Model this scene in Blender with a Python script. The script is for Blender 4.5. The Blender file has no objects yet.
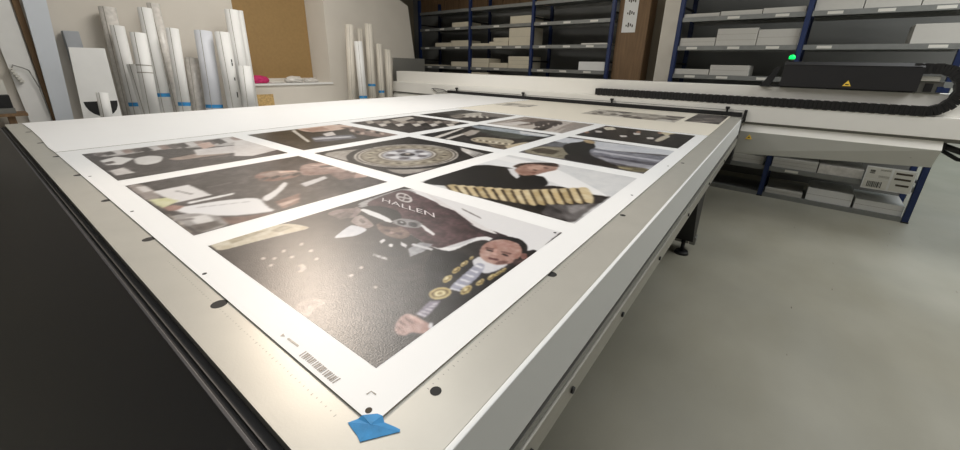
import bpy, bmesh, math, random
from mathutils import Vector, Matrix
random.seed(4)
S = bpy.context.scene
COL = S.collection
PI = math.pi

# printed artwork: colour + outline from image pixels, unprojected (0.1 mm on the table plane)
ART = {
 (0, 0): ((38, 33, 33), [
  (222, 222, 224, (5620, 5680, 5830, 4910, 5990, 3880, 5880, 2040, 5760, 50, 4290, 0, 4180, 860, 4140, 1380, 2940, 1480, 2870, 3240)),
  (222, 222, 224, (6150, 2910, 5760, 50, 4310, -30, 4430, 1030)),
  (222, 222, 224, (5620, 5680, 5780, 2620, 5880, 2040, 5490, 3080)),
  (150, 148, 150, (3620, 5580, 4620, 5680, 5620, 5680, 5580, 4910, 4270, 4520, 3430, 4680)),
  (196, 196, 200, (2700, 3040, 3020, 2270, 3350, 1500, 4200, 1420, 4270, 2070, 3760, 3040)),
  (74, 50, 54, (3880, 5450, 4820, 5590, 5550, 5600, 5420, 4540, 5130, 3040, 4720, 1670, 4660, 750, 4270, 1470, 3530, 1650, 3050, 1790, 3300, 3060, 3650, 4570)),
  (48, 34, 38, (5130, 3040, 4720, 1670, 4660, 750, 4590, 480, 4300, 940, 4420, 1890)),
  (215, 212, 212, (5790, 4960, 5660, 4410, 4810, 1880, 4640, 1180, 4560, 1290, 4590, 1870, 5080, 3440)),
  (60, 40, 44, (5190, 3920, 4640, 2370, 4690, 2020, 5130, 3040)),
  (190, 186, 186, (4940, 4550, 4850, 4500, 4770, 4500, 4720, 4550, 4700, 4650, 4700, 4790, 4740, 4940, 4800, 5100, 4890, 5250, 4990, 5360, 5080, 5420, 5160, 5430, 5220, 5370, 5250, 5260, 5240, 5120, 5190, 4950, 5120, 4790, 5030, 4650)),
  (74, 50, 54, (4940, 4660, 4880, 4620, 4820, 4620, 4790, 4660, 4770, 4730, 4770, 4830, 4800, 4950, 4850, 5060, 4910, 5170, 4980, 5250, 5050, 5290, 5110, 5300, 5150, 5250, 5170, 5180, 5160, 5070, 5130, 4950, 5080, 4830, 5010, 4730)),
  (170, 165, 165, (4960, 5220, 5050, 4780, 4960, 4690, 4860, 5130)),
  (170, 165, 165, (5180, 5170, 5180, 5100, 4740, 4700, 4730, 4770)),
  (120, 112, 112, (5430, 3030, 5210, 2190, 5130, 2080, 5330, 2920)),
  (190, 180, 156, (50, 5870, 880, 5980, 1690, 5750, 1870, 5400, 1980, 4950, 1240, 5130, 570, 5240, 40, 5320)),
  (190, 180, 156, (50, 5910, 880, 5980, 670, 5260, 50, 5310)),
  (160, 148, 120, (390, 5760, 900, 5780, 1280, 5660, 810, 5570, 370, 5480)),
  (150, 138, 112, (1230, 5560, 1590, 5650, 1710, 5370, 1330, 5310)),
  (40, 34, 34, (30, 5820, 40, 5320, 570, 5240, 1240, 5130, 1980, 4950, 1940, 5320, 2920, 5440, 3620, 5580, 3590, 4490, 3300, 3060, 3050, 1860, 3280, 1240, 3050, 550, 1200, 400, -20, 0)),
  (128, 110, 108, (2690, 5560, 3210, 5650, 3590, 5550, 3540, 5040, 2990, 4690, 2770, 5000)),
  (90, 76, 76, (2760, 5310, 3120, 5310, 3200, 5000, 2910, 4830, 2700, 4890)),
  (50, 40, 40, (3040, 5630, 3550, 5710, 3720, 5400, 3460, 5360)),
  (140, 122, 118, (3040, 4770, 3280, 4800, 3180, 4320, 3050, 3900, 2780, 3860, 2750, 4260, 2790, 4580)),
  (90, 76, 74, (3120, 4580, 3050, 4270, 2930, 4220, 2970, 4470)),
  (196, 198, 206, (1930, 4050, 2680, 4420, 2740, 4230, 2800, 3830, 2400, 3720, 2110, 3910)),
  (24, 20, 22, (3560, 5240, 3880, 5150, 4100, 4720, 4090, 4160, 3820, 3740, 3510, 3730, 3480, 4360, 3410, 4860)),
  (222, 222, 224, (3470, 5120, 3620, 5110, 3650, 4570, 3590, 4020, 3500, 3740, 3380, 3740, 3400, 4150, 3400, 4650)),
  (108, 84, 76, (3110, 3960, 3330, 3940, 3420, 3540, 3380, 3050, 3200, 2750, 2920, 2770, 2830, 3120, 2890, 3550)),
  (60, 44, 42, (3160, 3950, 3390, 3860, 3470, 3390, 3310, 3410, 3170, 3670)),
  (66, 48, 46, (3050, 3530, 3110, 3380, 3020, 3310, 2970, 3450)),
  (66, 48, 46, (3120, 3190, 3170, 3010, 3080, 2940, 3040, 3120)),
  (146, 118, 108, (3070, 3340, 3090, 3220, 2960, 3140, 2960, 3260)),
  (132, 130, 132, (3510, 3820, 3790, 3780, 3960, 3380, 3880, 2990, 3640, 2910, 3460, 3230, 3410, 3560)),
  (40, 36, 38, (3620, 3370, 3570, 3350, 3520, 3350, 3500, 3390, 3490, 3460, 3500, 3540, 3530, 3610, 3580, 3670, 3630, 3700, 3670, 3700, 3700, 3650, 3710, 3590, 3700, 3510, 3660, 3430)),
  (60, 58, 62, (3720, 3070, 3670, 3040, 3630, 3050, 3600, 3090, 3590, 3150, 3600, 3230, 3630, 3300, 3680, 3360, 3730, 3390, 3770, 3380, 3800, 3340, 3810, 3270, 3800, 3200, 3760, 3120)),
  (170, 170, 174, (3630, 3490, 3610, 3470, 3590, 3480, 3580, 3490, 3570, 3520, 3580, 3550, 3590, 3580, 3610, 3610, 3630, 3620, 3650, 3610, 3660, 3600, 3660, 3570, 3660, 3540, 3640, 3510)),
  (220, 218, 220, (3820, 3070, 3840, 2950, 3650, 2380, 3550, 2340, 3620, 2670)),
  (26, 22, 24, (2560, 3130, 2770, 3030, 2910, 2630, 2690, 2300, 2240, 2110, 2160, 2440, 2100, 2740)),
  (206, 204, 206, (2530, 3090, 2690, 3130, 2660, 3010, 2460, 2940)),
  (206, 204, 206, (2590, 2680, 2560, 2650, 2530, 2640, 2510, 2640, 2490, 2660, 2490, 2690, 2500, 2720, 2520, 2760, 2550, 2790, 2590, 2800, 2610, 2800, 2630, 2780, 2630, 2750, 2620, 2710)),
  (206, 204, 206, (2840, 2710, 2810, 2450, 2680, 2350, 2710, 2560)),
  (205, 203, 205, (2070, 2710, 2080, 2670, 2000, 2590, 2000, 2630)),
  (205, 203, 205, (2080, 2650, 2090, 2610, 2010, 2530, 2010, 2570)),
  (205, 203, 205, (2090, 2590, 2090, 2550, 2020, 2480, 2020, 2520)),
  (205, 203, 205, (2100, 2530, 2100, 2500, 2030, 2420, 2030, 2460)),
  (205, 203, 205, (2110, 2480, 2110, 2440, 2040, 2360, 2030, 2400)),
  (205, 203, 205, (2120, 2420, 2120, 2380, 2050, 2310, 2040, 2350)),
  (205, 203, 205, (2120, 2360, 2130, 2330, 2060, 2250, 2050, 2290)),
  (150, 150, 156, (2690, 2300, 3080, 2340, 3220, 2030, 2820, 1930, 2450, 1980)),
  (200, 200, 204, (2950, 2430, 3050, 1860, 2960, 1830, 2860, 2390)),
  (176, 164, 156, (970, 4270, 940, 4230, 890, 4220, 860, 4240, 870, 4300, 900, 4340, 950, 4350, 980, 4320)),
  (176, 164, 156, (540, 4270, 510, 4230, 470, 4220, 440, 4240, 440, 4290, 470, 4340, 510, 4350, 540, 4320)),
  (176, 164, 156, (490, 3860, 460, 3820, 420, 3810, 400, 3840, 400, 3880, 430, 3920, 470, 3930, 500, 3910)),
  (176, 164, 156, (680, 4090, 650, 4050, 610, 4040, 580, 4070, 580, 4120, 610, 4160, 660, 4170, 690, 4140)),
  (176, 164, 156, (1390, 4300, 1360, 4250, 1310, 4240, 1270, 4270, 1280, 4320, 1320, 4370, 1370, 4380, 1400, 4350)),
  (176, 164, 156, (1350, 3840, 1320, 3800, 1270, 3790, 1240, 3820, 1240, 3870, 1280, 3910, 1330, 3920, 1360, 3890)),
  (176, 164, 156, (940, 3880, 910, 3840, 860, 3830, 830, 3850, 840, 3900, 870, 3940, 910, 3950, 940, 3930)),
  (176, 164, 156, (1220, 3400, 1190, 3370, 1140, 3360, 1110, 3390, 1120, 3430, 1150, 3470, 1190, 3480, 1220, 3450)),
  (170, 158, 152, (1190, 2350, 1280, 2360, 1280, 2270, 1190, 2250)),
  (170, 158, 152, (1480, 2450, 1570, 2470, 1570, 2370, 1480, 2340)),
  (170, 158, 152, (1210, 1650, 1290, 1660, 1300, 1570, 1210, 1560)),
  (150, 140, 132, (770, 3470, 910, 3480, 860, 3240, 720, 3130, 610, 3220, 750, 3260)),
  (110, 96, 90, (-80, 2050, 140, 2230, 350, 2200, 470, 1990, 410, 1850, 230, 1870, 40, 1740, -60, 1760)),
  (70, 58, 56, (90, 2120, 290, 2090, 350, 1960, 200, 1990, 50, 1930)),
  (19, 16, 21, (3050, 1860, 3280, 1240, 3390, 830, 2930, 700, 3320, 40, 3910, 60, 4380, -40, 2280, -40, 1730, -60, 1060, -30, 600, 80, 510, 190, 1200, 400, 1900, 880, 2330, 1440)),
  (206, 206, 212, (3170, 870, 3450, 850, 3460, 360, 3570, 160, 3200, 190, 2910, 300, 2920, 570)),
  (150, 152, 172, (3210, 720, 3190, 510, 2750, 340, 2160, 300, 2050, 540, 2490, 620)),
  (215, 216, 224, (3100, 680, 3090, 500, 3030, 490, 3030, 670)),
  (215, 216, 224, (2880, 640, 2890, 460, 2830, 450, 2820, 630)),
  (215, 216, 224, (2670, 610, 2700, 420, 2640, 410, 2620, 600)),
  (215, 216, 224, (2480, 580, 2510, 370, 2460, 360, 2420, 570)),
  (215, 216, 224, (2290, 550, 2340, 330, 2280, 320, 2240, 540)),
  (215, 216, 224, (2110, 520, 2170, 300, 2120, 290, 2060, 510)),
  (26, 22, 26, (4020, 1120, 4400, 1150, 4680, 930, 4730, 590, 4530, 290, 4140, 110, 3950, 140, 4120, 560, 4160, 960)),
  (168, 128, 116, (3630, 1010, 3930, 1130, 4230, 1110, 4490, 910, 4520, 560, 4300, 280, 3950, 140, 3600, 130, 3350, 310, 3300, 590, 3410, 840)),
  (176, 136, 126, (4090, 1040, 4370, 860, 4360, 570, 4150, 530, 4100, 810)),
  (110, 74, 68, (3870, 1010, 3930, 790, 3860, 770, 3800, 960)),
  (110, 74, 68, (3940, 640, 3980, 370, 3920, 360, 3860, 590)),
  (40, 28, 28, (3790, 930, 3830, 770, 3770, 740, 3740, 890)),
  (40, 28, 28, (3840, 550, 3860, 390, 3800, 360, 3790, 510)),
  (190, 146, 134, (3920, 810, 3930, 720, 3690, 600, 3660, 700)),
  (96, 54, 54, (3520, 670, 3590, 450, 3510, 420, 3450, 620)),
  (120, 84, 78, (3520, 410, 3670, 220, 3450, 240, 3370, 400)),
  (140, 100, 92, (4120, 210, 4190, 120, 4020, -10, 3890, 30, 3920, 120)),
  (70, 52, 52, (3810, 190, 3940, -40, 3740, -110, 3570, -30, 3600, 130)),
  (34, 30, 34, (4290, 170, 4460, 80, 4420, -20, 4170, 10)),
  (198, 176, 112, (3340, 940, 3320, 920, 3280, 900, 3240, 890, 3200, 890, 3170, 900, 3160, 910, 3160, 930, 3180, 950, 3220, 970, 3260, 980, 3300, 980, 3330, 980, 3340, 960)),
  (112, 90, 48, (3310, 940, 3300, 930, 3270, 920, 3250, 910, 3220, 910, 3200, 910, 3190, 920, 3190, 930, 3200, 940, 3220, 960, 3250, 960, 3280, 960, 3300, 960, 3310, 950)),
  (226, 210, 160, (3300, 960, 3290, 950, 3270, 950, 3260, 940, 3240, 940, 3230, 940, 3220, 950, 3220, 950, 3230, 960, 3240, 970, 3260, 970, 3280, 970, 3290, 970, 3300, 970)),
  (198, 176, 112, (3110, 910, 3070, 880, 3020, 850, 2960, 830, 2900, 830, 2850, 840, 2830, 860, 2830, 890, 2860, 920, 2920, 950, 2980, 970, 3040, 970, 3090, 960, 3110, 940)),
  (112, 90, 48, (3060, 910, 3040, 890, 3010, 870, 2960, 860, 2920, 860, 2890, 860, 2870, 880, 2880, 890, 2900, 910, 2930, 930, 2970, 940, 3010, 940, 3050, 940, 3060, 920)),
  (226, 210, 160, (3030, 920, 3020, 910, 3000, 900, 2970, 900, 2950, 900, 2930, 900, 2920, 910, 2920, 920, 2930, 930, 2950, 940, 2980, 940, 3000, 940, 3020, 940, 3030, 930)),
  (198, 176, 112, (2810, 860, 2770, 830, 2720, 800, 2650, 780, 2590, 780, 2540, 790, 2520, 810, 2520, 840, 2550, 880, 2610, 910, 2670, 930, 2740, 930, 2790, 920, 2810, 900)),
  (112, 90, 48, (2760, 860, 2740, 840, 2700, 820, 2660, 810, 2620, 810, 2580, 820, 2560, 830, 2560, 850, 2590, 870, 2620, 890, 2670, 900, 2710, 900, 2740, 890, 2760, 880)),
  (226, 210, 160, (2730, 880, 2720, 870, 2690, 860, 2670, 850, 2640, 850, 2620, 850, 2610, 860, 2610, 870, 2620, 880, 2650, 890, 2670, 900, 2700, 900, 2720, 900, 2730, 890)),
  (198, 176, 112, (2450, 780, 2420, 740, 2360, 710, 2290, 690, 2230, 690, 2180, 700, 2150, 730, 2160, 760, 2190, 800, 2240, 830, 2310, 850, 2380, 850, 2430, 840, 2460, 810)),
  (112, 90, 48, (2400, 780, 2380, 750, 2340, 740, 2300, 730, 2250, 720, 2220, 730, 2200, 740, 2200, 760, 2220, 780, 2260, 800, 2300, 820, 2350, 820, 2380, 810, 2400, 800)),
  (226, 210, 160, (2370, 790, 2360, 780, 2330, 770, 2310, 760, 2280, 760, 2260, 770, 2250, 770, 2250, 780, 2260, 800, 2280, 810, 2310, 810, 2330, 820, 2360, 810, 2370, 800)),
  (198, 176, 112, (3370, 110, 3340, 90, 3300, 80, 3250, 70, 3210, 70, 3170, 80, 3160, 90, 3160, 110, 3190, 140, 3230, 150, 3270, 160, 3320, 160, 3360, 150, 3370, 130)),
  (112, 90, 48, (3330, 110, 3320, 100, 3290, 90, 3260, 90, 3230, 90, 3210, 90, 3190, 100, 3190, 110, 3210, 130, 3240, 140, 3270, 140, 3300, 140, 3320, 140, 3340, 130)),
  (226, 210, 160, (3310, 130, 3310, 120, 3290, 120, 3270, 120, 3250, 120, 3240, 120, 3230, 130, 3230, 130, 3240, 140, 3260, 140, 3270, 150, 3290, 150, 3310, 140, 3320, 140)),
  (198, 176, 112, (3200, 130, 3180, 110, 3130, 90, 3080, 80, 3030, 80, 2990, 90, 2970, 110, 2970, 130, 3000, 150, 3040, 170, 3100, 180, 3150, 180, 3190, 170, 3210, 150)),
  (112, 90, 48, (3170, 130, 3150, 120, 3120, 100, 3080, 100, 3050, 100, 3020, 110, 3010, 120, 3010, 130, 3030, 140, 3060, 150, 3090, 160, 3130, 160, 3150, 150, 3170, 140)),
  (226, 210, 160, (3140, 150, 3130, 140, 3120, 130, 3090, 130, 3070, 130, 3060, 130, 3050, 140, 3050, 150, 3060, 160, 3080, 160, 3100, 160, 3120, 160, 3140, 160, 3140, 150)),
  (198, 176, 112, (3020, 150, 2990, 120, 2940, 100, 2880, 90, 2820, 90, 2780, 100, 2760, 120, 2770, 150, 2790, 180, 2840, 200, 2900, 210, 2960, 210, 3000, 200, 3030, 180)),
  (112, 90, 48, (2980, 150, 2960, 130, 2930, 120, 2890, 110, 2850, 120, 2820, 120, 2800, 130, 2800, 150, 2820, 160, 2860, 180, 2890, 180, 2930, 180, 2960, 180, 2980, 160)),
  (226, 210, 160, (2950, 170, 2940, 160, 2920, 150, 2900, 150, 2880, 150, 2860, 150, 2850, 160, 2850, 170, 2860, 180, 2880, 180, 2900, 190, 2920, 190, 2940, 180, 2950, 180)),
  (198, 176, 112, (2740, 210, 2710, 180, 2660, 160, 2600, 140, 2540, 140, 2490, 160, 2470, 180, 2470, 210, 2500, 240, 2550, 260, 2620, 270, 2680, 270, 2730, 260, 2750, 240)),
  (112, 90, 48, (2700, 210, 2680, 190, 2640, 180, 2600, 170, 2560, 170, 2530, 180, 2510, 190, 2510, 210, 2530, 220, 2570, 240, 2610, 250, 2650, 250, 2680, 240, 2700, 230)),
  (226, 210, 160, (2670, 230, 2660, 220, 2640, 210, 2610, 200, 2590, 200, 2570, 210, 2560, 220, 2560, 220, 2570, 230, 2590, 240, 2610, 250, 2640, 250, 2660, 240, 2670, 230)),
  (198, 176, 112, (2400, 250, 2360, 210, 2300, 180, 2220, 160, 2150, 160, 2090, 180, 2060, 210, 2060, 240, 2100, 280, 2160, 310, 2240, 330, 2320, 330, 2380, 320, 2410, 290)),
  (112, 90, 48, (2350, 250, 2320, 220, 2280, 210, 2230, 200, 2180, 200, 2140, 210, 2120, 220, 2120, 250, 2140, 270, 2180, 290, 2230, 300, 2280, 300, 2320, 290, 2350, 270)),
  (226, 210, 160, (2300, 260, 2290, 250, 2270, 240, 2240, 230, 2210, 230, 2180, 240, 2170, 250, 2170, 260, 2180, 270, 2210, 280, 2240, 290, 2270, 290, 2290, 280, 2300, 280)),
  (198, 176, 112, (2030, 430, 1980, 390, 1920, 370, 1850, 360, 1790, 380, 1730, 410, 1680, 450, 1650, 500, 1640, 560, 1650, 610, 1680, 660, 1720, 700, 1780, 730, 1850, 740, 1920, 720, 1980, 700, 2030, 650, 2060, 600, 2070, 540, 2060, 480)),
  (112, 90, 48, (1990, 460, 1950, 430, 1900, 420, 1840, 420, 1790, 440, 1740, 470, 1710, 510, 1690, 550, 1700, 600, 1720, 640, 1760, 670, 1800, 680, 1860, 680, 1920, 660, 1960, 630, 2000, 590, 2010, 540, 2010, 500)),
  (222, 206, 150, (1940, 490, 1910, 460, 1860, 460, 1820, 470, 1770, 500, 1750, 530, 1740, 570, 1760, 610, 1790, 630, 1840, 640, 1890, 630, 1930, 600, 1960, 560, 1960, 520)),
  (140, 116, 64, (1890, 520, 1880, 510, 1860, 500, 1830, 510, 1810, 520, 1800, 540, 1800, 560, 1810, 580, 1830, 590, 1850, 590, 1870, 590, 1890, 570, 1900, 560, 1900, 540)),
  (168, 130, 122, (690, 450, 880, 570, 1060, 590, 1110, 500, 1140, 250, 1120, 90, 1030, -20, 880, -10, 790, 180, 680, 170, 630, 310)),
  (110, 76, 72, (890, 530, 860, 300, 830, 290, 840, 500)),
  (110, 76, 72, (770, 490, 750, 270, 720, 250, 730, 460)),
  (110, 76, 72, (1010, 530, 980, 300, 940, 290, 960, 510)),
  (196, 158, 148, (1080, 520, 1100, 300, 1070, 140, 1030, 230, 1030, 420)),
  (214, 214, 220, (1150, 120, 1170, 60, 1060, -50, 990, -40, 1060, 60)),
  (120, 112, 130, (1160, 450, 1570, 530, 1700, 370, 1340, 270, 1160, 260)),
  (200, 198, 210, (1210, 430, 1240, 270, 1210, 250, 1170, 420)),
  (200, 198, 210, (1290, 430, 1330, 300, 1300, 280, 1260, 420)),
  (200, 198, 210, (1380, 430, 1430, 320, 1390, 300, 1340, 410)),
  (200, 198, 210, (1460, 430, 1520, 350, 1490, 330, 1430, 410)),
  (200, 198, 210, (1550, 420, 1620, 380, 1590, 360, 1510, 410)),
 ]),
 (1, 0): ((210, 212, 214), [
  (232, 233, 234, (6440, 5690, 9780, 6210, 11900, 6530, 11570, 3220, 9320, 50, 8900, 60, 9110, 1470, 9730, 2550)),
  (222, 225, 228, (7470, 5780, 9560, 6040, 11040, 5710, 10920, 3950, 8830, 3580)),
  (15, 13, 15, (6440, 5690, 7530, 5840, 9350, 5860, 9980, 5480, 10200, 4600, 10190, 3990, 9870, 3050, 9980, 2800, 9120, 2130, 8280, 2420, 7470, 3090, 7260, 4040, 6720, 4780, 6460, 5310)),
  (206, 206, 210, (10020, 4480, 10220, 4260, 9370, 3480, 8990, 3390, 9450, 3950)),
  (60, 44, 38, (10410, 4520, 11120, 4560, 11610, 4190, 12000, 3760, 12210, 3350, 11740, 3030, 11220, 2980, 11100, 3740, 10370, 4100)),
  (150, 112, 98, (10130, 4200, 11020, 4330, 11500, 3970, 11540, 3260, 11700, 3070, 11180, 2870, 10640, 3040, 9910, 3150, 9490, 3480, 9750, 3900)),
  (186, 148, 132, (10820, 4060, 11390, 3750, 11280, 3220, 10730, 3380, 10460, 3690)),
  (80, 56, 50, (10640, 3640, 10660, 3460, 10500, 3410, 10490, 3580)),
  (80, 56, 50, (11210, 3460, 11250, 3270, 11090, 3210, 11060, 3400)),
  (110, 70, 62, (10110, 3480, 10290, 3290, 10030, 3290)),
  (34, 28, 24, (6720, 4780, 7260, 4040, 7470, 3090, 8280, 2420, 9120, 2130, 9280, 1550, 9050, 730, 9320, 50, 7470, 80, 6430, 20, 6430, 1120, 6480, 2170, 6450, 3400)),
  (184, 162, 116, (6790, 4870, 7090, 4650, 6710, 4030, 6400, 3810, 6280, 4070, 6520, 4470)),
  (48, 36, 24, (6790, 4820, 6270, 4020, 6210, 4060, 6690, 4820)),
  (206, 186, 142, (6950, 4580, 7240, 4360, 6820, 3720, 6480, 3490, 6360, 3750, 6650, 4170)),
  (48, 36, 24, (6940, 4530, 6350, 3700, 6290, 3740, 6840, 4530)),
  (206, 186, 142, (7100, 4290, 7390, 4070, 6930, 3420, 6550, 3180, 6450, 3440, 6780, 3880)),
  (48, 36, 24, (7090, 4240, 6430, 3390, 6370, 3430, 6990, 4250)),
  (184, 162, 116, (7250, 4000, 7540, 3780, 7040, 3130, 6630, 2870, 6530, 3130, 6900, 3590)),
  (48, 36, 24, (7240, 3950, 6510, 3080, 6450, 3120, 7140, 3960)),
  (206, 186, 142, (7400, 3720, 7690, 3500, 7140, 2840, 6700, 2570, 6610, 2830, 7030, 3300)),
  (48, 36, 24, (7390, 3670, 6590, 2780, 6530, 2820, 7290, 3680)),
  (206, 186, 142, (7540, 3440, 7840, 3210, 7250, 2550, 6770, 2270, 6690, 2530, 7150, 3020)),
  (48, 36, 24, (7540, 3390, 6660, 2480, 6600, 2520, 7430, 3400)),
  (184, 162, 116, (7690, 3160, 7980, 2930, 7350, 2260, 6840, 1980, 6770, 2240, 7270, 2740)),
  (48, 36, 24, (7680, 3110, 6740, 2190, 6680, 2230, 7580, 3120)),
  (206, 186, 142, (7840, 2880, 8130, 2650, 7450, 1980, 6910, 1700, 6840, 1960, 7390, 2460)),
  (48, 36, 24, (7830, 2830, 6810, 1910, 6750, 1940, 7720, 2850)),
  (206, 186, 142, (7980, 2600, 8270, 2370, 7560, 1710, 6980, 1420, 6920, 1680, 7510, 2180)),
  (48, 36, 24, (7970, 2560, 6880, 1620, 6820, 1660, 7870, 2570)),
  (184, 162, 116, (8230, 2380, 8520, 2150, 7780, 1500, 7190, 1220, 7130, 1480, 7740, 1970)),
  (48, 36, 24, (8220, 2340, 7090, 1430, 7030, 1460, 8110, 2360)),
  (206, 186, 142, (8470, 2170, 8770, 1930, 8010, 1290, 7400, 1020, 7350, 1280, 7970, 1760)),
  (48, 36, 24, (8460, 2120, 7310, 1230, 7240, 1260, 8350, 2140)),
  (206, 186, 142, (8720, 1940, 9020, 1710, 8240, 1080, 7620, 820, 7560, 1080, 8200, 1550)),
  (48, 36, 24, (8710, 1900, 7520, 1030, 7460, 1060, 8600, 1920)),
  (184, 162, 116, (8970, 1720, 9280, 1480, 8470, 870, 7840, 620, 7780, 870, 8440, 1330)),
  (48, 36, 24, (8960, 1680, 7740, 820, 7680, 860, 8850, 1700)),
  (206, 186, 142, (9220, 1500, 9530, 1250, 8710, 650, 8060, 410, 8000, 670, 8680, 1120)),
  (48, 36, 24, (9210, 1450, 7960, 620, 7890, 660, 9100, 1480)),
  (206, 186, 142, (9480, 1270, 9790, 1020, 8940, 440, 8280, 200, 8230, 460, 8920, 900)),
  (48, 36, 24, (9470, 1220, 8180, 410, 8120, 450, 9350, 1250)),
  (96, 92, 92, (6600, 1110, 7370, 1250, 7660, 790, 8240, 180, 9320, 50, 7470, 80, 6430, 20, 6440, 610)),
  (70, 66, 66, (7370, 1250, 7030, 600, 6460, 230, 6440, 610, 6560, 1090)),
  (120, 116, 116, (7660, 790, 8300, 210, 7470, 280, 7040, 390)),
  (40, 36, 36, (8970, 470, 9320, 50, 8530, 30, 8310, 190)),
 ]),
 (2, 0): ((92, 90, 96), [
  (196, 200, 208, (18170, 6250, 18720, -90, 17430, -120, 16430, 2720, 16720, 5840)),
  (120, 122, 134, (16280, 3710, 16940, -290, 15460, -260, 14840, 1530, 14930, 2820)),
  (176, 176, 186, (15960, 3230, 15920, -220, 15600, -240, 15500, 3050)),
  (84, 84, 96, (15010, 2520, 15140, -260, 14680, -250, 14550, 2040)),
  (150, 150, 160, (14620, 2540, 14610, -180, 13880, -160, 14040, 1850)),
  (140, 132, 112, (13090, 5770, 14970, 5720, 15550, 4490, 14650, 3540, 13170, 3370, 13020, 4300)),
  (80, 72, 60, (13750, 5600, 14710, 5380, 14570, 4380, 13670, 4290, 13450, 5060)),
  (110, 112, 118, (15900, 6020, 16800, 5070, 16070, 4540, 15340, 5330)),
  (14, 13, 16, (15780, 4860, 16920, 4930, 17500, 4600, 18340, 4560, 17840, 3970, 16700, 3380, 15780, 3420, 14560, 2810, 13910, 1810, 13390, 1190, 13100, 1520, 13420, 2530, 13720, 3140, 14310, 3910)),
  (170, 146, 108, (17900, 3890, 17710, 3850, 17560, 3890, 17490, 4000, 17520, 4160, 17630, 4340, 17810, 4510, 18030, 4620, 18230, 4670, 18390, 4630, 18460, 4510, 18430, 4340, 18310, 4160, 18120, 3990)),
  (30, 26, 26, (14310, 3910, 13790, 1770, 13150, 430, 13050, 1080, 13120, 2870, 13180, 3540)),
  (104, 96, 72, (13570, 1320, 13680, 870, 14010, 10, 13290, -100, 12990, 390, 13040, 940)),
  (160, 150, 120, (13440, 1140, 13530, 550, 13270, 520, 13150, 970)),
 ]),
 (3, 0): ((24, 21, 23), [
  (150, 112, 92, (23920, 5220, 23650, 5140, 23400, 5110, 23240, 5120, 23180, 5180, 23230, 5280, 23400, 5390, 23640, 5490, 23920, 5580, 24170, 5620, 24350, 5600, 24410, 5540, 24350, 5440, 24170, 5330)),
  (150, 112, 92, (23730, 4810, 23460, 4730, 23220, 4700, 23060, 4720, 23000, 4780, 23060, 4870, 23220, 4980, 23460, 5080, 23730, 5160, 23970, 5190, 24150, 5180, 24210, 5110, 24150, 5020, 23970, 4910)),
  (150, 112, 92, (23620, 3020, 23360, 2960, 23140, 2950, 22980, 2970, 22930, 3030, 22980, 3110, 23130, 3200, 23360, 3280, 23620, 3340, 23850, 3360, 24020, 3340, 24080, 3280, 24020, 3190, 23850, 3100)),
  (150, 112, 92, (24400, 1870, 24140, 1820, 23900, 1810, 23740, 1840, 23690, 1900, 23740, 1980, 23900, 2060, 24140, 2130, 24400, 2180, 24640, 2190, 24810, 2160, 24870, 2100, 24810, 2020, 24640, 1940)),
  (150, 112, 92, (24180, 1380, 23930, 1340, 23700, 1330, 23550, 1360, 23490, 1420, 23540, 1500, 23700, 1570, 23930, 1640, 24180, 1680, 24420, 1690, 24580, 1660, 24640, 1600, 24580, 1520, 24420, 1440)),
  (150, 112, 92, (21140, 5540, 20910, 5460, 20710, 5430, 20560, 5440, 20510, 5490, 20550, 5580, 20690, 5690, 20890, 5790, 21120, 5870, 21330, 5910, 21480, 5900, 21540, 5840, 21490, 5750, 21350, 5640)),
  (196, 190, 186, (22030, 5550, 22250, 5140, 21630, 4860, 21310, 5180)),
  (196, 190, 186, (22940, 3350, 23160, 2950, 22520, 2740, 22210, 3050)),
  (196, 190, 186, (21880, 2250, 22090, 1870, 21510, 1690, 21220, 2000)),
  (196, 190, 186, (21410, 3710, 21620, 3320, 21050, 3110, 20750, 3410)),
  (190, 180, 160, (20910, 1580, 22960, 1620, 23820, 1400, 23130, 1120, 21880, 1170, 20680, 1260)),
  (205, 196, 176, (23820, 5730, 24430, 5120, 23550, 4590, 22770, 4990)),
  (200, 186, 150, (24560, 2070, 25530, 1450, 24760, 1140, 23390, 1500)),
  (70, 62, 58, (22050, 6090, 24190, 5990, 24240, 5520, 21850, 5550)),
 ]),
 (0, 1): ((66, 60, 60), [
  (150, 140, 136, (50, 12530, 370, 12410, 470, 11220, 260, 9820, 40, 10080, 10, 11160)),
  (205, 200, 198, (160, 12160, 420, 11950, 410, 11280, 180, 11270)),
  (216, 214, 214, (380, 11180, 1310, 11180, 1390, 9500, 460, 9510)),
  (206, 206, 160, (70, 10360, 440, 10230, 600, 9620, 100, 9240)),
  (120, 116, 116, (840, 10790, 910, 10700, 890, 10550, 810, 10630)),
  (120, 116, 116, (900, 10580, 970, 10500, 940, 10350, 870, 10430)),
  (120, 116, 116, (950, 10380, 1020, 10300, 990, 10150, 920, 10240)),
  (120, 116, 116, (1000, 10190, 1070, 10100, 1040, 9960, 970, 10040)),
  (70, 64, 64, (620, 9400, 1910, 9270, 1870, 9130, 590, 9200)),
  (226, 226, 226, (700, 9310, 1920, 9260, 1830, 9080, 670, 9100)),
  (222, 222, 224, (190, 9060, 1240, 8830, 2210, 8290, 1980, 7330, 1990, 6720, 1090, 7200, 420, 8160)),
  (170, 168, 170, (720, 8660, 920, 8580, 910, 8510, 710, 8600)),
  (170, 168, 170, (940, 8550, 1140, 8470, 1140, 8400, 940, 8480)),
  (170, 168, 170, (1170, 8430, 1380, 8350, 1370, 8280, 1160, 8370)),
  (170, 168, 170, (1410, 8320, 1620, 8230, 1610, 8160, 1400, 8250)),
  (170, 168, 170, (1640, 8190, 1860, 8100, 1850, 8040, 1630, 8130)),
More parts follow.
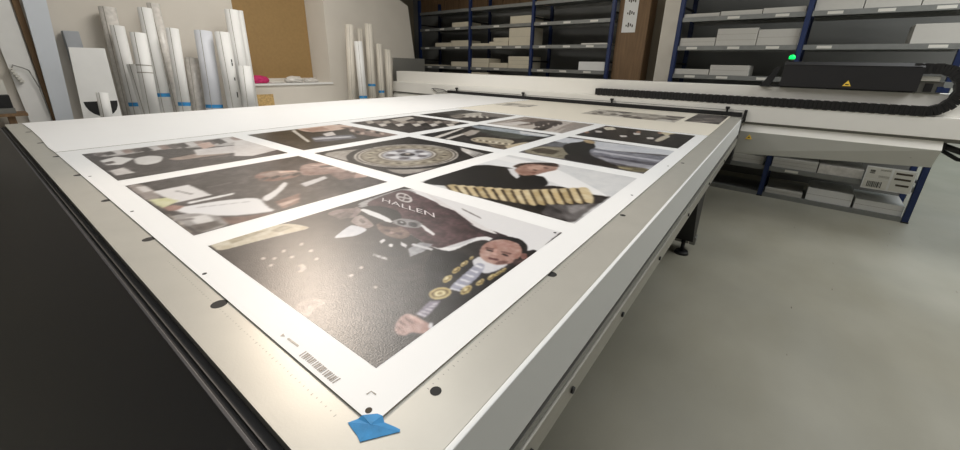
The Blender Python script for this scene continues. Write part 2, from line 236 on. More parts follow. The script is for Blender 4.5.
  (160, 120, 108, (120, 9300, 380, 9360, 540, 9030, 330, 8790, 150, 8900)),
  (130, 96, 86, (3080, 10710, 3680, 11090, 4580, 10290, 4150, 9500, 3330, 9450, 2930, 9910)),
  (150, 128, 120, (3310, 10750, 4020, 10850, 4460, 10080, 4290, 9770, 3440, 9890)),
  (126, 92, 82, (2290, 7520, 3160, 7720, 2730, 6920, 2140, 6760)),
  (190, 160, 146, (2260, 7270, 2940, 7310, 2870, 7180, 2220, 6970)),
  (220, 218, 218, (2200, 8170, 2780, 8530, 3470, 9290, 3430, 8900, 2660, 8080, 2120, 7640)),
  (150, 146, 144, (50, 8530, 560, 8170, 880, 7440, 810, 6670, 180, 6610, 50, 7400)),
  (210, 208, 206, (270, 8010, 670, 7860, 660, 7220, 280, 7300)),
  (100, 92, 88, (160, 7350, 660, 7220, 710, 6790, 160, 6750)),
  (190, 180, 160, (40, 8610, 90, 8620, 80, 6680, 20, 6670)),
  (110, 80, 70, (840, 7330, 1290, 6960, 1970, 6670, 1110, 6520, 780, 6700)),
  (44, 38, 38, (60, 7560, 130, 7240, 160, 6640, 20, 6590)),
  (120, 112, 112, (1550, 10450, 1630, 10460, 1610, 10380, 1540, 10360)),
  (120, 112, 112, (1680, 10450, 1750, 10470, 1740, 10380, 1660, 10370)),
  (120, 112, 112, (1800, 10460, 1880, 10470, 1870, 10390, 1790, 10370)),
  (120, 112, 112, (1930, 10470, 2010, 10480, 1990, 10390, 1920, 10380)),
  (120, 112, 112, (2060, 10470, 2140, 10490, 2130, 10400, 2050, 10380)),
  (120, 112, 112, (2190, 10480, 2270, 10490, 2260, 10400, 2180, 10390)),
  (150, 122, 114, (4930, 10940, 5810, 10870, 6450, 10410, 6600, 9460, 5870, 8840, 4900, 8960, 4150, 9500)),
  (84, 72, 70, (5320, 11420, 6020, 11450, 6070, 11070, 5320, 10960)),
  (190, 160, 150, (5160, 10680, 6030, 10320, 6270, 9610, 5410, 9560)),
  (200, 198, 200, (3670, 8630, 4710, 8860, 4630, 8530, 3610, 8170)),
  (120, 96, 90, (5010, 9140, 6000, 8630, 5980, 7860, 4780, 8010)),
  (200, 196, 196, (5690, 9380, 6050, 9400, 5890, 8480, 5610, 8470)),
  (50, 44, 44, (6140, 9230, 6480, 8500, 6170, 7380, 5650, 7610)),
  (176, 146, 136, (5660, 8350, 6030, 7920, 5620, 7650, 5230, 7850)),
  (52, 46, 48, (2150, 10370, 2440, 10470, 2420, 10280, 2120, 10090)),
  (84, 76, 76, (2450, 10300, 2740, 10400, 2720, 10200, 2410, 10020)),
  (52, 46, 48, (2750, 10230, 3060, 10330, 3030, 10130, 2710, 9940)),
  (84, 76, 76, (3060, 10150, 3380, 10250, 3350, 10050, 3010, 9870)),
  (52, 46, 48, (3380, 10070, 3710, 10170, 3680, 9970, 3330, 9790)),
  (84, 76, 76, (3710, 9990, 4060, 10090, 4020, 9890, 3650, 9700)),
  (52, 46, 48, (4050, 9910, 4410, 10010, 4370, 9800, 3990, 9620)),
  (60, 52, 52, (6550, 9290, 6780, 9190, 6590, 8800, 6300, 8840, 6330, 9090, 6470, 9230)),
  (176, 170, 168, (6580, 8890, 6800, 8780, 6600, 8430, 6330, 8460, 6350, 8710, 6480, 8850)),
  (60, 52, 52, (6610, 8490, 6830, 8390, 6610, 8070, 6360, 8080, 6360, 8350, 6490, 8480)),
  (176, 170, 168, (6120, 8690, 6330, 8590, 6160, 8240, 5890, 8280, 5920, 8520, 6040, 8650)),
  (60, 52, 52, (6150, 8320, 6360, 8220, 6180, 7890, 5920, 7920, 5940, 8160, 6060, 8290)),
  (176, 170, 168, (6180, 7950, 6390, 7850, 6190, 7550, 5950, 7570, 5950, 7820, 6080, 7940)),
  (96, 84, 80, (5350, 10330, 6020, 9880, 5920, 9620, 5280, 9990)),
  (214, 188, 176, (3940, 10680, 4470, 10340, 4410, 10140, 3860, 10380)),
  (110, 104, 102, (0, 8130, 390, 7860, 370, 7700, -10, 7950)),
 ]),
 (1, 1): ((26, 23, 24), [
  (150, 144, 138, (6520, 12400, 6520, 10000, 7000, 9000, 6500, 6700, 9000, 6700, 10000, 7200, 11000, 9000, 9000, 11500)),
  (24, 21, 22, (11680, 9260, 11640, 9715, 11522, 10156, 11329, 10570, 11067, 10944, 10744, 11267, 10370, 11529, 9956, 11722, 9515, 11840, 9060, 11880, 8605, 11840, 8164, 11722, 7750, 11529, 7376, 11267, 7053, 10944, 6791, 10570, 6598, 10156, 6480, 9715, 6440, 9260, 6480, 8805, 6598, 8364, 6791, 7950, 7053, 7576, 7376, 7253, 7750, 6991, 8164, 6798, 8605, 6680, 9060, 6640, 9515, 6680, 9956, 6798, 10370, 6991, 10744, 7253, 11067, 7576, 11329, 7950, 11522, 8364, 11640, 8805)),
  (190, 184, 176, (11380, 9260, 11345, 9663, 11240, 10053, 11069, 10420, 10837, 10751, 10551, 11037, 10220, 11269, 9853, 11440, 9463, 11545, 9060, 11580, 8657, 11545, 8267, 11440, 7900, 11269, 7569, 11037, 7283, 10751, 7051, 10420, 6880, 10053, 6775, 9663, 6740, 9260, 6775, 8857, 6880, 8467, 7051, 8100, 7283, 7769, 7569, 7483, 7900, 7251, 8267, 7080, 8657, 6975, 9060, 6940, 9463, 6975, 9853, 7080, 10220, 7251, 10551, 7483, 10837, 7769, 11069, 8100, 11240, 8467, 11345, 8857)),
  (60, 54, 50, (11280, 9260, 11246, 9645, 11146, 10019, 10983, 10370, 10761, 10687, 10487, 10961, 10170, 11183, 9819, 11346, 9445, 11446, 9060, 11480, 8675, 11446, 8301, 11346, 7950, 11183, 7633, 10961, 7359, 10687, 7137, 10370, 6974, 10019, 6874, 9645, 6840, 9260, 6874, 8875, 6974, 8501, 7137, 8150, 7359, 7833, 7633, 7559, 7950, 7337, 8301, 7174, 8675, 7074, 9060, 7040, 9445, 7074, 9819, 7174, 10170, 7337, 10487, 7559, 10761, 7833, 10983, 8150, 11146, 8501, 11246, 8875)),
  (196, 190, 180, (11200, 9260, 11167, 9632, 11071, 9992, 10913, 10330, 10699, 10636, 10436, 10899, 10130, 11113, 9792, 11271, 9432, 11367, 9060, 11400, 8688, 11367, 8328, 11271, 7990, 11113, 7684, 10899, 7421, 10636, 7207, 10330, 7049, 9992, 6953, 9632, 6920, 9260, 6953, 8888, 7049, 8528, 7207, 8190, 7421, 7884, 7684, 7621, 7990, 7407, 8328, 7249, 8688, 7153, 9060, 7120, 9432, 7153, 9792, 7249, 10130, 7407, 10436, 7621, 10699, 7884, 10913, 8190, 11071, 8528, 11167, 8888)),
  (90, 80, 66, (11120, 9260, 11089, 9618, 10996, 9965, 10844, 10290, 10638, 10584, 10384, 10838, 10090, 11044, 9765, 11196, 9418, 11289, 9060, 11320, 8702, 11289, 8355, 11196, 8030, 11044, 7736, 10838, 7482, 10584, 7276, 10290, 7124, 9965, 7031, 9618, 7000, 9260, 7031, 8902, 7124, 8555, 7276, 8230, 7482, 7936, 7736, 7682, 8030, 7476, 8355, 7324, 8702, 7231, 9060, 7200, 9418, 7231, 9765, 7324, 10090, 7476, 10384, 7682, 10638, 7936, 10844, 8230, 10996, 8555, 11089, 8902)),
  (140, 132, 116, (11040, 9260, 11010, 9604, 10921, 9937, 10775, 10250, 10577, 10533, 10333, 10777, 10050, 10975, 9737, 11121, 9404, 11210, 9060, 11240, 8716, 11210, 8383, 11121, 8070, 10975, 7787, 10777, 7543, 10533, 7345, 10250, 7199, 9937, 7110, 9604, 7080, 9260, 7110, 8916, 7199, 8583, 7345, 8270, 7543, 7987, 7787, 7743, 8070, 7545, 8383, 7399, 8716, 7310, 9060, 7280, 9404, 7310, 9737, 7399, 10050, 7545, 10333, 7743, 10577, 7987, 10775, 8270, 10921, 8583, 11010, 8916)),
  (90, 80, 64, (10410, 9260, 10389, 9494, 10329, 9722, 10229, 9935, 10094, 10128, 9928, 10294, 9735, 10429, 9522, 10529, 9294, 10589, 9060, 10610, 8826, 10589, 8598, 10529, 8385, 10429, 8192, 10294, 8026, 10128, 7891, 9935, 7791, 9722, 7731, 9494, 7710, 9260, 7731, 9026, 7791, 8798, 7891, 8585, 8026, 8392, 8192, 8226, 8385, 8091, 8598, 7991, 8826, 7931, 9060, 7910, 9294, 7931, 9522, 7991, 9735, 8091, 9928, 8226, 10094, 8392, 10229, 8585, 10329, 8798, 10389, 9026)),
  (200, 196, 190, (10340, 9260, 10321, 9482, 10263, 9698, 10169, 9900, 10041, 10083, 9883, 10241, 9700, 10369, 9498, 10463, 9282, 10521, 9060, 10540, 8838, 10521, 8622, 10463, 8420, 10369, 8237, 10241, 8079, 10083, 7951, 9900, 7857, 9698, 7799, 9482, 7780, 9260, 7799, 9038, 7857, 8822, 7951, 8620, 8079, 8437, 8237, 8279, 8420, 8151, 8622, 8057, 8838, 7999, 9060, 7980, 9282, 7999, 9498, 8057, 9700, 8151, 9883, 8279, 10041, 8437, 10169, 8620, 10263, 8822, 10321, 9038)),
  (110, 104, 100, (10240, 9260, 10222, 9465, 10169, 9664, 10082, 9850, 9964, 10018, 9818, 10164, 9650, 10282, 9464, 10369, 9265, 10422, 9060, 10440, 8855, 10422, 8656, 10369, 8470, 10282, 8302, 10164, 8156, 10018, 8038, 9850, 7951, 9664, 7898, 9465, 7880, 9260, 7898, 9055, 7951, 8856, 8038, 8670, 8156, 8502, 8302, 8356, 8470, 8238, 8656, 8151, 8855, 8098, 9060, 8080, 9265, 8098, 9464, 8151, 9650, 8238, 9818, 8356, 9964, 8502, 10082, 8670, 10169, 8856, 10222, 9055)),
  (160, 162, 170, (10160, 9260, 10143, 9451, 10094, 9636, 10013, 9810, 9903, 9967, 9767, 10103, 9610, 10213, 9436, 10294, 9251, 10343, 9060, 10360, 8869, 10343, 8684, 10294, 8510, 10213, 8353, 10103, 8217, 9967, 8107, 9810, 8026, 9636, 7977, 9451, 7960, 9260, 7977, 9069, 8026, 8884, 8107, 8710, 8217, 8553, 8353, 8417, 8510, 8307, 8684, 8226, 8869, 8177, 9060, 8160, 9251, 8177, 9436, 8226, 9610, 8307, 9767, 8417, 9903, 8553, 10013, 8710, 10094, 8884, 10143, 9069)),
  (92, 84, 70, (10840, 9260, 10785, 9355, 10675, 9355, 10620, 9260, 10675, 9165, 10785, 9165)),
  (176, 168, 148, (10819, 9521, 10764, 9617, 10654, 9617, 10599, 9521, 10654, 9426, 10764, 9426)),
  (92, 84, 70, (10758, 9776, 10703, 9871, 10593, 9871, 10538, 9776, 10593, 9681, 10703, 9681)),
  (176, 168, 148, (10658, 10018, 10603, 10113, 10493, 10113, 10438, 10018, 10493, 9923, 10603, 9923)),
  (92, 84, 70, (10521, 10242, 10466, 10337, 10356, 10337, 10301, 10242, 10356, 10146, 10466, 10146)),
  (176, 168, 148, (10351, 10441, 10296, 10536, 10186, 10536, 10131, 10441, 10186, 10346, 10296, 10346)),
  (92, 84, 70, (10152, 10611, 10097, 10706, 9987, 10706, 9932, 10611, 9987, 10516, 10097, 10516)),
  (176, 168, 148, (9928, 10748, 9873, 10843, 9763, 10843, 9708, 10748, 9763, 10653, 9873, 10653)),
  (92, 84, 70, (9686, 10848, 9631, 10944, 9521, 10944, 9466, 10848, 9521, 10753, 9631, 10753)),
  (176, 168, 148, (9431, 10909, 9376, 11005, 9266, 11005, 9211, 10909, 9266, 10814, 9376, 10814)),
  (92, 84, 70, (9170, 10930, 9115, 11025, 9005, 11025, 8950, 10930, 9005, 10835, 9115, 10835)),
  (176, 168, 148, (8909, 10909, 8854, 11005, 8744, 11005, 8689, 10909, 8744, 10814, 8854, 10814)),
  (92, 84, 70, (8654, 10848, 8599, 10944, 8489, 10944, 8434, 10848, 8489, 10753, 8599, 10753)),
  (176, 168, 148, (8412, 10748, 8357, 10843, 8247, 10843, 8192, 10748, 8247, 10653, 8357, 10653)),
  (92, 84, 70, (8188, 10611, 8133, 10706, 8023, 10706, 7968, 10611, 8023, 10516, 8133, 10516)),
  (176, 168, 148, (7989, 10441, 7934, 10536, 7824, 10536, 7769, 10441, 7824, 10346, 7934, 10346)),
  (92, 84, 70, (7819, 10242, 7764, 10337, 7654, 10337, 7599, 10242, 7654, 10146, 7764, 10146)),
  (176, 168, 148, (7682, 10018, 7627, 10113, 7517, 10113, 7462, 10018, 7517, 9923, 7627, 9923)),
  (92, 84, 70, (7582, 9776, 7527, 9871, 7417, 9871, 7362, 9776, 7417, 9681, 7527, 9681)),
  (176, 168, 148, (7521, 9521, 7466, 9617, 7356, 9617, 7301, 9521, 7356, 9426, 7466, 9426)),
  (92, 84, 70, (7500, 9260, 7445, 9355, 7335, 9355, 7280, 9260, 7335, 9165, 7445, 9165)),
  (176, 168, 148, (7521, 8999, 7466, 9094, 7356, 9094, 7301, 8999, 7356, 8903, 7466, 8903)),
  (92, 84, 70, (7582, 8744, 7527, 8839, 7417, 8839, 7362, 8744, 7417, 8649, 7527, 8649)),
  (176, 168, 148, (7682, 8502, 7627, 8597, 7517, 8597, 7462, 8502, 7517, 8407, 7627, 8407)),
  (92, 84, 70, (7819, 8278, 7764, 8374, 7654, 8374, 7599, 8278, 7654, 8183, 7764, 8183)),
  (176, 168, 148, (7989, 8079, 7934, 8174, 7824, 8174, 7769, 8079, 7824, 7984, 7934, 7984)),
  (92, 84, 70, (8188, 7909, 8133, 8004, 8023, 8004, 7968, 7909, 8023, 7814, 8133, 7814)),
  (176, 168, 148, (8412, 7772, 8357, 7867, 8247, 7867, 8192, 7772, 8247, 7677, 8357, 7677)),
  (92, 84, 70, (8654, 7672, 8599, 7767, 8489, 7767, 8434, 7672, 8489, 7576, 8599, 7576)),
  (176, 168, 148, (8909, 7611, 8854, 7706, 8744, 7706, 8689, 7611, 8744, 7515, 8854, 7515)),
  (92, 84, 70, (9170, 7590, 9115, 7685, 9005, 7685, 8950, 7590, 9005, 7495, 9115, 7495)),
  (176, 168, 148, (9431, 7611, 9376, 7706, 9266, 7706, 9211, 7611, 9266, 7515, 9376, 7515)),
  (92, 84, 70, (9686, 7672, 9631, 7767, 9521, 7767, 9466, 7672, 9521, 7576, 9631, 7576)),
  (176, 168, 148, (9928, 7772, 9873, 7867, 9763, 7867, 9708, 7772, 9763, 7677, 9873, 7677)),
  (92, 84, 70, (10152, 7909, 10097, 8004, 9987, 8004, 9932, 7909, 9987, 7814, 10097, 7814)),
  (176, 168, 148, (10351, 8079, 10296, 8174, 10186, 8174, 10131, 8079, 10186, 7984, 10296, 7984)),
  (92, 84, 70, (10521, 8278, 10466, 8374, 10356, 8374, 10301, 8278, 10356, 8183, 10466, 8183)),
  (176, 168, 148, (10658, 8502, 10603, 8597, 10493, 8597, 10438, 8502, 10493, 8407, 10603, 8407)),
  (92, 84, 70, (10758, 8744, 10703, 8839, 10593, 8839, 10538, 8744, 10593, 8649, 10703, 8649)),
  (176, 168, 148, (10819, 8999, 10764, 9094, 10654, 9094, 10599, 8999, 10654, 8903, 10764, 8903)),
  (96, 92, 98, (10050, 9260, 9960, 9448, 9757, 9494, 9594, 9364, 9594, 9156, 9757, 9026, 9960, 9072)),
  (206, 208, 214, (9907, 9701, 9816, 9888, 9613, 9935, 9451, 9805, 9451, 9597, 9613, 9467, 9816, 9513)),
  (96, 92, 98, (9532, 9973, 9441, 10161, 9238, 10207, 9076, 10077, 9076, 9869, 9238, 9739, 9441, 9786)),
  (206, 208, 214, (9068, 9973, 8978, 10161, 8775, 10207, 8612, 10077, 8612, 9869, 8775, 9739, 8978, 9786)),
  (96, 92, 98, (8693, 9701, 8603, 9888, 8400, 9935, 8237, 9805, 8237, 9597, 8400, 9467, 8603, 9513)),
  (206, 208, 214, (8550, 9260, 8460, 9448, 8257, 9494, 8094, 9364, 8094, 9156, 8257, 9026, 8460, 9072)),
  (96, 92, 98, (8693, 8819, 8603, 9007, 8400, 9053, 8237, 8923, 8237, 8715, 8400, 8585, 8603, 8632)),
  (206, 208, 214, (9068, 8547, 8978, 8734, 8775, 8781, 8612, 8651, 8612, 8443, 8775, 8313, 8978, 8359)),
  (96, 92, 98, (9532, 8547, 9441, 8734, 9238, 8781, 9076, 8651, 9076, 8443, 9238, 8313, 9441, 8359)),
  (206, 208, 214, (9907, 8819, 9816, 9007, 9613, 9053, 9451, 8923, 9451, 8715, 9613, 8585, 9816, 8632)),
  (40, 36, 40, (9410, 9260, 9328, 9485, 9121, 9605, 8885, 9563, 8731, 9380, 8731, 9140, 8885, 8957, 9121, 8915, 9328, 9035)),
  (180, 170, 160, (9300, 9360, 9247, 9469, 9129, 9496, 9034, 9421, 9034, 9299, 9129, 9224, 9247, 9251)),
  (206, 202, 198, (10600, 6600, 10700, 6600, 11500, 8000, 11400, 8100)),
  (206, 202, 198, (10800, 6600, 10900, 6600, 11600, 8100, 11500, 8200)),
  (206, 202, 198, (11000, 6600, 11100, 6600, 11700, 8200, 11600, 8300)),
  (206, 202, 198, (11200, 6600, 11300, 6600, 11800, 8300, 11700, 8400)),
  (206, 202, 198, (11400, 6600, 11500, 6600, 11900, 8400, 11800, 8500)),
 ]),
 (2, 1): ((34, 31, 32), [
  (150, 160, 170, (17620, 12550, 18400, 12350, 18420, 9050, 18400, 6670, 17510, 6700, 16910, 8650, 17010, 10980)),
  (210, 212, 214, (18290, 8980, 18300, 6860, 17600, 6870, 17520, 8500)),
  (60, 66, 62, (17260, 11790, 17190, 11120, 17350, 8670, 16830, 6820, 16020, 6840, 15760, 8950, 16270, 10720)),
  (214, 208, 200, (12950, 11430, 16650, 12400, 16660, 12170, 12840, 10970)),
  (214, 208, 200, (13130, 10670, 15030, 11040, 14900, 10710, 13020, 10300)),
  (170, 160, 150, (15030, 11040, 16500, 11490, 16640, 10850, 15330, 10280, 14540, 10210)),
  (176, 164, 140, (13930, 9580, 14900, 9660, 15320, 8390, 15300, 7370, 13930, 6970, 13660, 7970, 13430, 8800)),
  (110, 96, 80, (13520, 8120, 13800, 7120, 13850, 6920, 12990, 6650, 13090, 7330)),
  (90, 76, 60, (14040, 9240, 13960, 9190, 13880, 9150, 13830, 9150, 13810, 9170, 13820, 9220, 13870, 9280, 13930, 9350, 14010, 9400, 14090, 9430, 14140, 9440, 14170, 9410, 14150, 9370, 14110, 9300)),
  (226, 214, 190, (14060, 9040, 13980, 8990, 13910, 8960, 13860, 8950, 13830, 8970, 13850, 9020, 13890, 9080, 13960, 9140, 14040, 9200, 14120, 9230, 14170, 9230, 14190, 9210, 14180, 9160, 14130, 9100)),
  (90, 76, 60, (14090, 8840, 14010, 8790, 13940, 8760, 13880, 8750, 13860, 8780, 13870, 8820, 13920, 8880, 13990, 8940, 14070, 9000, 14140, 9030, 14200, 9030, 14220, 9010, 14210, 8960, 14160, 8900)),
  (226, 214, 190, (14110, 8640, 14040, 8590, 13960, 8560, 13910, 8560, 13890, 8580, 13900, 8630, 13950, 8680, 14020, 8750, 14090, 8800, 14170, 8830, 14220, 8830, 14250, 8810, 14230, 8760, 14180, 8700)),
  (90, 76, 60, (14140, 8440, 14060, 8400, 13990, 8370, 13940, 8360, 13910, 8390, 13930, 8430, 13970, 8490, 14040, 8550, 14120, 8600, 14200, 8630, 14250, 8630, 14270, 8610, 14260, 8560, 14210, 8500)),
  (226, 214, 190, (14170, 8250, 14090, 8200, 14020, 8170, 13960, 8170, 13940, 8190, 13950, 8240, 14000, 8300, 14070, 8350, 14150, 8400, 14220, 8430, 14270, 8440, 14300, 8410, 14280, 8370, 14240, 8310)),
  (90, 76, 60, (14190, 8060, 14110, 8010, 14040, 7980, 13990, 7980, 13970, 8000, 13980, 8050, 14030, 8100, 14090, 8160, 14170, 8210, 14250, 8240, 14300, 8240, 14320, 8220, 14310, 8170, 14260, 8110)),
  (226, 214, 190, (14220, 7870, 14140, 7820, 14070, 7790, 14020, 7790, 13990, 7810, 14010, 7860, 14050, 7910, 14120, 7970, 14200, 8020, 14270, 8040, 14320, 8050, 14350, 8020, 14330, 7980, 14290, 7920)),
  (90, 76, 60, (14240, 7680, 14160, 7630, 14090, 7610, 14040, 7600, 14020, 7630, 14030, 7670, 14080, 7720, 14150, 7780, 14220, 7830, 14300, 7850, 14350, 7850, 14370, 7830, 14360, 7790, 14310, 7730)),
  (226, 214, 190, (14270, 7490, 14190, 7440, 14120, 7420, 14070, 7420, 14050, 7440, 14060, 7480, 14100, 7540, 14170, 7590, 14250, 7640, 14320, 7660, 14370, 7660, 14400, 7640, 14380, 7600, 14340, 7540)),
  (90, 76, 60, (14290, 7300, 14210, 7260, 14140, 7230, 14090, 7230, 14070, 7260, 14080, 7300, 14130, 7350, 14200, 7400, 14270, 7450, 14350, 7470, 14400, 7470, 14420, 7450, 14410, 7410, 14360, 7360)),
  (226, 214, 190, (14320, 7120, 14240, 7080, 14170, 7050, 14120, 7050, 14100, 7070, 14110, 7110, 14150, 7170, 14220, 7220, 14300, 7260, 14370, 7290, 14420, 7290, 14440, 7260, 14430, 7220, 14390, 7170)),
  (196, 180, 150, (13800, 7120, 14980, 6940, 15830, 6730, 14340, 6540, 13170, 6580)),
  (40, 34, 32, (15480, 7730, 16720, 6760, 15640, 6620, 14890, 7120)),
 ]),
 (3, 1): ((150, 140, 134), [
  (190, 180, 172, (19460, 12160, 24570, 11790, 24610, 8180, 19180, 6800)),
  (120, 104, 96, (20850, 11820, 24370, 11670, 24380, 9070, 22630, 8810, 20320, 10230)),
  (206, 200, 196, (19720, 12030, 22070, 11300, 22010, 10310, 19940, 10600)),
  (60, 50, 48, (21740, 10310, 23780, 10340, 24380, 9070, 23140, 8320, 20870, 8200, 19330, 7930, 19460, 8830, 20970, 9110)),
  (40, 34, 34, (22070, 10250, 21920, 10170, 21790, 10120, 21700, 10110, 21680, 10130, 21710, 10190, 21810, 10280, 21950, 10370, 22100, 10440, 22230, 10500, 22320, 10510, 22350, 10480, 22310, 10420, 22210, 10340)),
  (190, 176, 168, (21630, 9790, 21480, 9720, 21360, 9670, 21270, 9660, 21250, 9690, 21280, 9750, 21380, 9830, 21510, 9910, 21650, 9980, 21780, 10030, 21870, 10050, 21900, 10020, 21860, 9960, 21760, 9880)),
  (40, 34, 34, (21200, 9360, 21060, 9290, 20940, 9250, 20860, 9240, 20840, 9260, 20870, 9320, 20960, 9390, 21090, 9470, 21230, 9540, 21350, 9590, 21440, 9600, 21460, 9570, 21430, 9520, 21330, 9440)),
  (190, 176, 168, (20800, 8940, 20660, 8880, 20540, 8840, 20470, 8830, 20440, 8850, 20480, 8910, 20560, 8980, 20680, 9050, 20820, 9120, 20940, 9160, 21020, 9170, 21050, 9150, 21010, 9090, 20920, 9020)),
  (40, 34, 34, (22100, 9460, 21950, 9390, 21820, 9340, 21730, 9330, 21710, 9360, 21750, 9420, 21840, 9490, 21980, 9580, 22120, 9650, 22260, 9700, 22350, 9710, 22370, 9680, 22330, 9620, 22230, 9540)),
  (190, 176, 168, (21660, 9030, 21520, 8960, 21390, 8920, 21310, 8910, 21280, 8940, 21320, 8990, 21410, 9070, 21540, 9150, 21690, 9210, 21810, 9260, 21900, 9270, 21930, 9240, 21890, 9190, 21790, 9110)),
  (40, 34, 34, (21240, 8620, 21100, 8550, 20980, 8510, 20900, 8510, 20880, 8530, 20910, 8580, 21000, 8660, 21130, 8730, 21260, 8800, 21390, 8840, 21470, 8850, 21500, 8820, 21460, 8770, 21370, 8690)),
  (190, 176, 168, (22570, 9120, 22420, 9050, 22290, 9010, 22200, 9000, 22170, 9030, 22210, 9080, 22310, 9160, 22450, 9240, 22600, 9310, 22740, 9360, 22830, 9370, 22850, 9340, 22810, 9280, 22710, 9210)),
  (40, 34, 34, (22120, 8700, 21970, 8630, 21850, 8590, 21760, 8580, 21740, 8610, 21770, 8660, 21870, 8740, 22000, 8810, 22150, 8880, 22280, 8920, 22370, 8930, 22390, 8910, 22350, 8850, 22260, 8780)),
  (190, 176, 168, (21690, 8290, 21550, 8230, 21430, 8190, 21340, 8180, 21320, 8210, 21360, 8260, 21450, 8330, 21570, 8400, 21720, 8470, 21840, 8510, 21930, 8520, 21950, 8490, 21910, 8440, 21820, 8360)),
  (40, 34, 34, (23050, 8780, 22890, 8710, 22760, 8670, 22670, 8660, 22640, 8690, 22680, 8740, 22790, 8820, 22930, 8900, 23080, 8970, 23220, 9020, 23310, 9030, 23340, 9000, 23300, 8940, 23190, 8860)),
  (190, 176, 168, (22590, 8360, 22440, 8300, 22310, 8260, 22220, 8250, 22200, 8270, 22230, 8330, 22330, 8400, 22470, 8480, 22620, 8540, 22750, 8590, 22840, 8590, 22870, 8570, 22830, 8510, 22730, 8440)),
  (150, 136, 128, (20600, 7370, 24510, 7620, 24610, 8180, 22810, 8020, 19850, 7400)),
 ]),
 (0, 2): ((62, 56, 56), [
  (176, 172, 170, (200, 18920, 1180, 19690, 2580, 19960, 4270, 20080, 5840, 19230, 5880, 16480, 4160, 17000, 2440, 18050, 510, 17750)),
  (96, 88, 86, (340, 18940, 610, 19090, 630, 18370, 350, 18170)),
  (60, 54, 54, (620, 18930, 900, 19080, 910, 18330, 630, 18120)),
  (206, 202, 200, (910, 18930, 1190, 19080, 1210, 18300, 910, 18060)),
  (150, 126, 118, (1200, 18920, 1500, 19080, 1510, 18260, 1200, 18010)),
  (96, 88, 86, (1500, 18920, 1810, 19070, 1820, 18220, 1490, 17950)),
  (60, 54, 54, (1820, 18910, 2130, 19070, 2130, 18180, 1790, 17900)),
  (206, 202, 200, (2130, 18900, 2460, 19060, 2460, 18140, 2100, 17840)),
  (150, 126, 118, (2460, 18900, 2800, 19060, 2790, 18100, 2420, 17780)),
  (96, 88, 86, (2800, 18890, 3150, 19060, 3140, 18050, 2740, 17720)),
  (60, 54, 54, (3150, 18880, 3510, 19050, 3490, 18010, 3080, 17650)),
  (206, 202, 200, (3510, 18880, 3880, 19050, 3850, 17960, 3420, 17590)),
  (150, 126, 118, (3870, 18870, 4260, 19040, 4220, 17920, 3770, 17520)),
  (96, 88, 86, (4250, 18860, 4650, 19040, 4610, 17870, 4130, 17450)),
  (60, 54, 54, (4640, 18850, 5060, 19030, 5000, 17820, 4500, 17390)),
  (206, 202, 200, (5050, 18840, 5480, 19030, 5410, 17770, 4880, 17310)),
  (150, 126, 118, (5460, 18840, 5910, 19020, 5830, 17710, 5270, 17240)),
  (216, 214, 212, (240, 17260, 790, 17690, 1180, 16780, 620, 15890, 230, 16180)),
  (206, 204, 202, (1140, 16820, 1730, 16990, 2030, 16330, 1660, 15320, 1180, 15120, 970, 15640)),
  (80, 72, 70, (240, 16740, 540, 16860, 540, 16410, 250, 16300)),
  (196, 192, 190, (120, 15110, 550, 15350, 620, 14170, 100, 14150)),
  (150, 130, 120, (1940, 15780, 2600, 15880, 3230, 16070, 3960, 15740, 4130, 14910, 3140, 15120, 2170, 15140)),
  (200, 170, 158, (3810, 18220, 4420, 18480, 4220, 17150, 3590, 16800)),
  (200, 196, 196, (3280, 16950, 5350, 16590, 5700, 14840, 4180, 15030, 2970, 15640)),
  (90, 80, 78, (2820, 14820, 5360, 14710, 5310, 14470, 2770, 14550)),
  (206, 202, 200, (5350, 17970, 6360, 17530, 5730, 14310, 4450, 13860, 3940, 14410)),
 ]),
 (1, 2): ((46, 40, 36), [
  (58, 50, 38, (6660, 19150, 9420, 19840, 8030, 15110, 6580, 13390)),
  (206, 176, 160, (9280, 19570, 10780, 19770, 12280, 18740, 12120, 17440, 10470, 17080, 9060, 17640)),
  (176, 140, 124, (9400, 18790, 10720, 18820, 10520, 17670, 9250, 17440)),
  (206, 200, 190, (8730, 18830, 9010, 18920, 7770, 15090, 7540, 14960)),
  (90, 90, 100, (8420, 16250, 10430, 15300, 9930, 14150, 7790, 14700)),
  (190, 190, 196, (8310, 15830, 10050, 15000, 9920, 14590, 8140, 15300)),
  (120, 98, 90, (11470, 18080, 12770, 16790, 12170, 13280, 10990, 13590, 10620, 15100)),
  (216, 208, 204, (9370, 16610, 10220, 16950, 9720, 15800, 9090, 15780)),
  (50, 42, 42, (11330, 16860, 11200, 16700, 11090, 16590, 11000, 16560, 10960, 16600, 10970, 16710, 11040, 16860, 11140, 17040, 11270, 17200, 11390, 17320, 11480, 17360, 11520, 17320, 11510, 17200, 11440, 17030)),
  (190, 166, 154, (11270, 16270, 11140, 16120, 11030, 16020, 10940, 15980, 10900, 16020, 10920, 16130, 10980, 16280, 11080, 16450, 11210, 16610, 11330, 16720, 11420, 16750, 11460, 16710, 11440, 16600, 11370, 16440)),
  (50, 42, 42, (11210, 15700, 11090, 15560, 10970, 15460, 10890, 15430, 10850, 15470, 10860, 15570, 10930, 15720, 11030, 15880, 11150, 16030, 11260, 16130, 11350, 16170, 11390, 16130, 11380, 16020, 11310, 15860)),
  (190, 166, 154, (11150, 15150, 11030, 15010, 10920, 14920, 10840, 14890, 10800, 14930, 10810, 15030, 10870, 15170, 10970, 15330, 11090, 15470, 11200, 15570, 11290, 15600, 11330, 15560, 11320, 15450, 11250, 15310)),
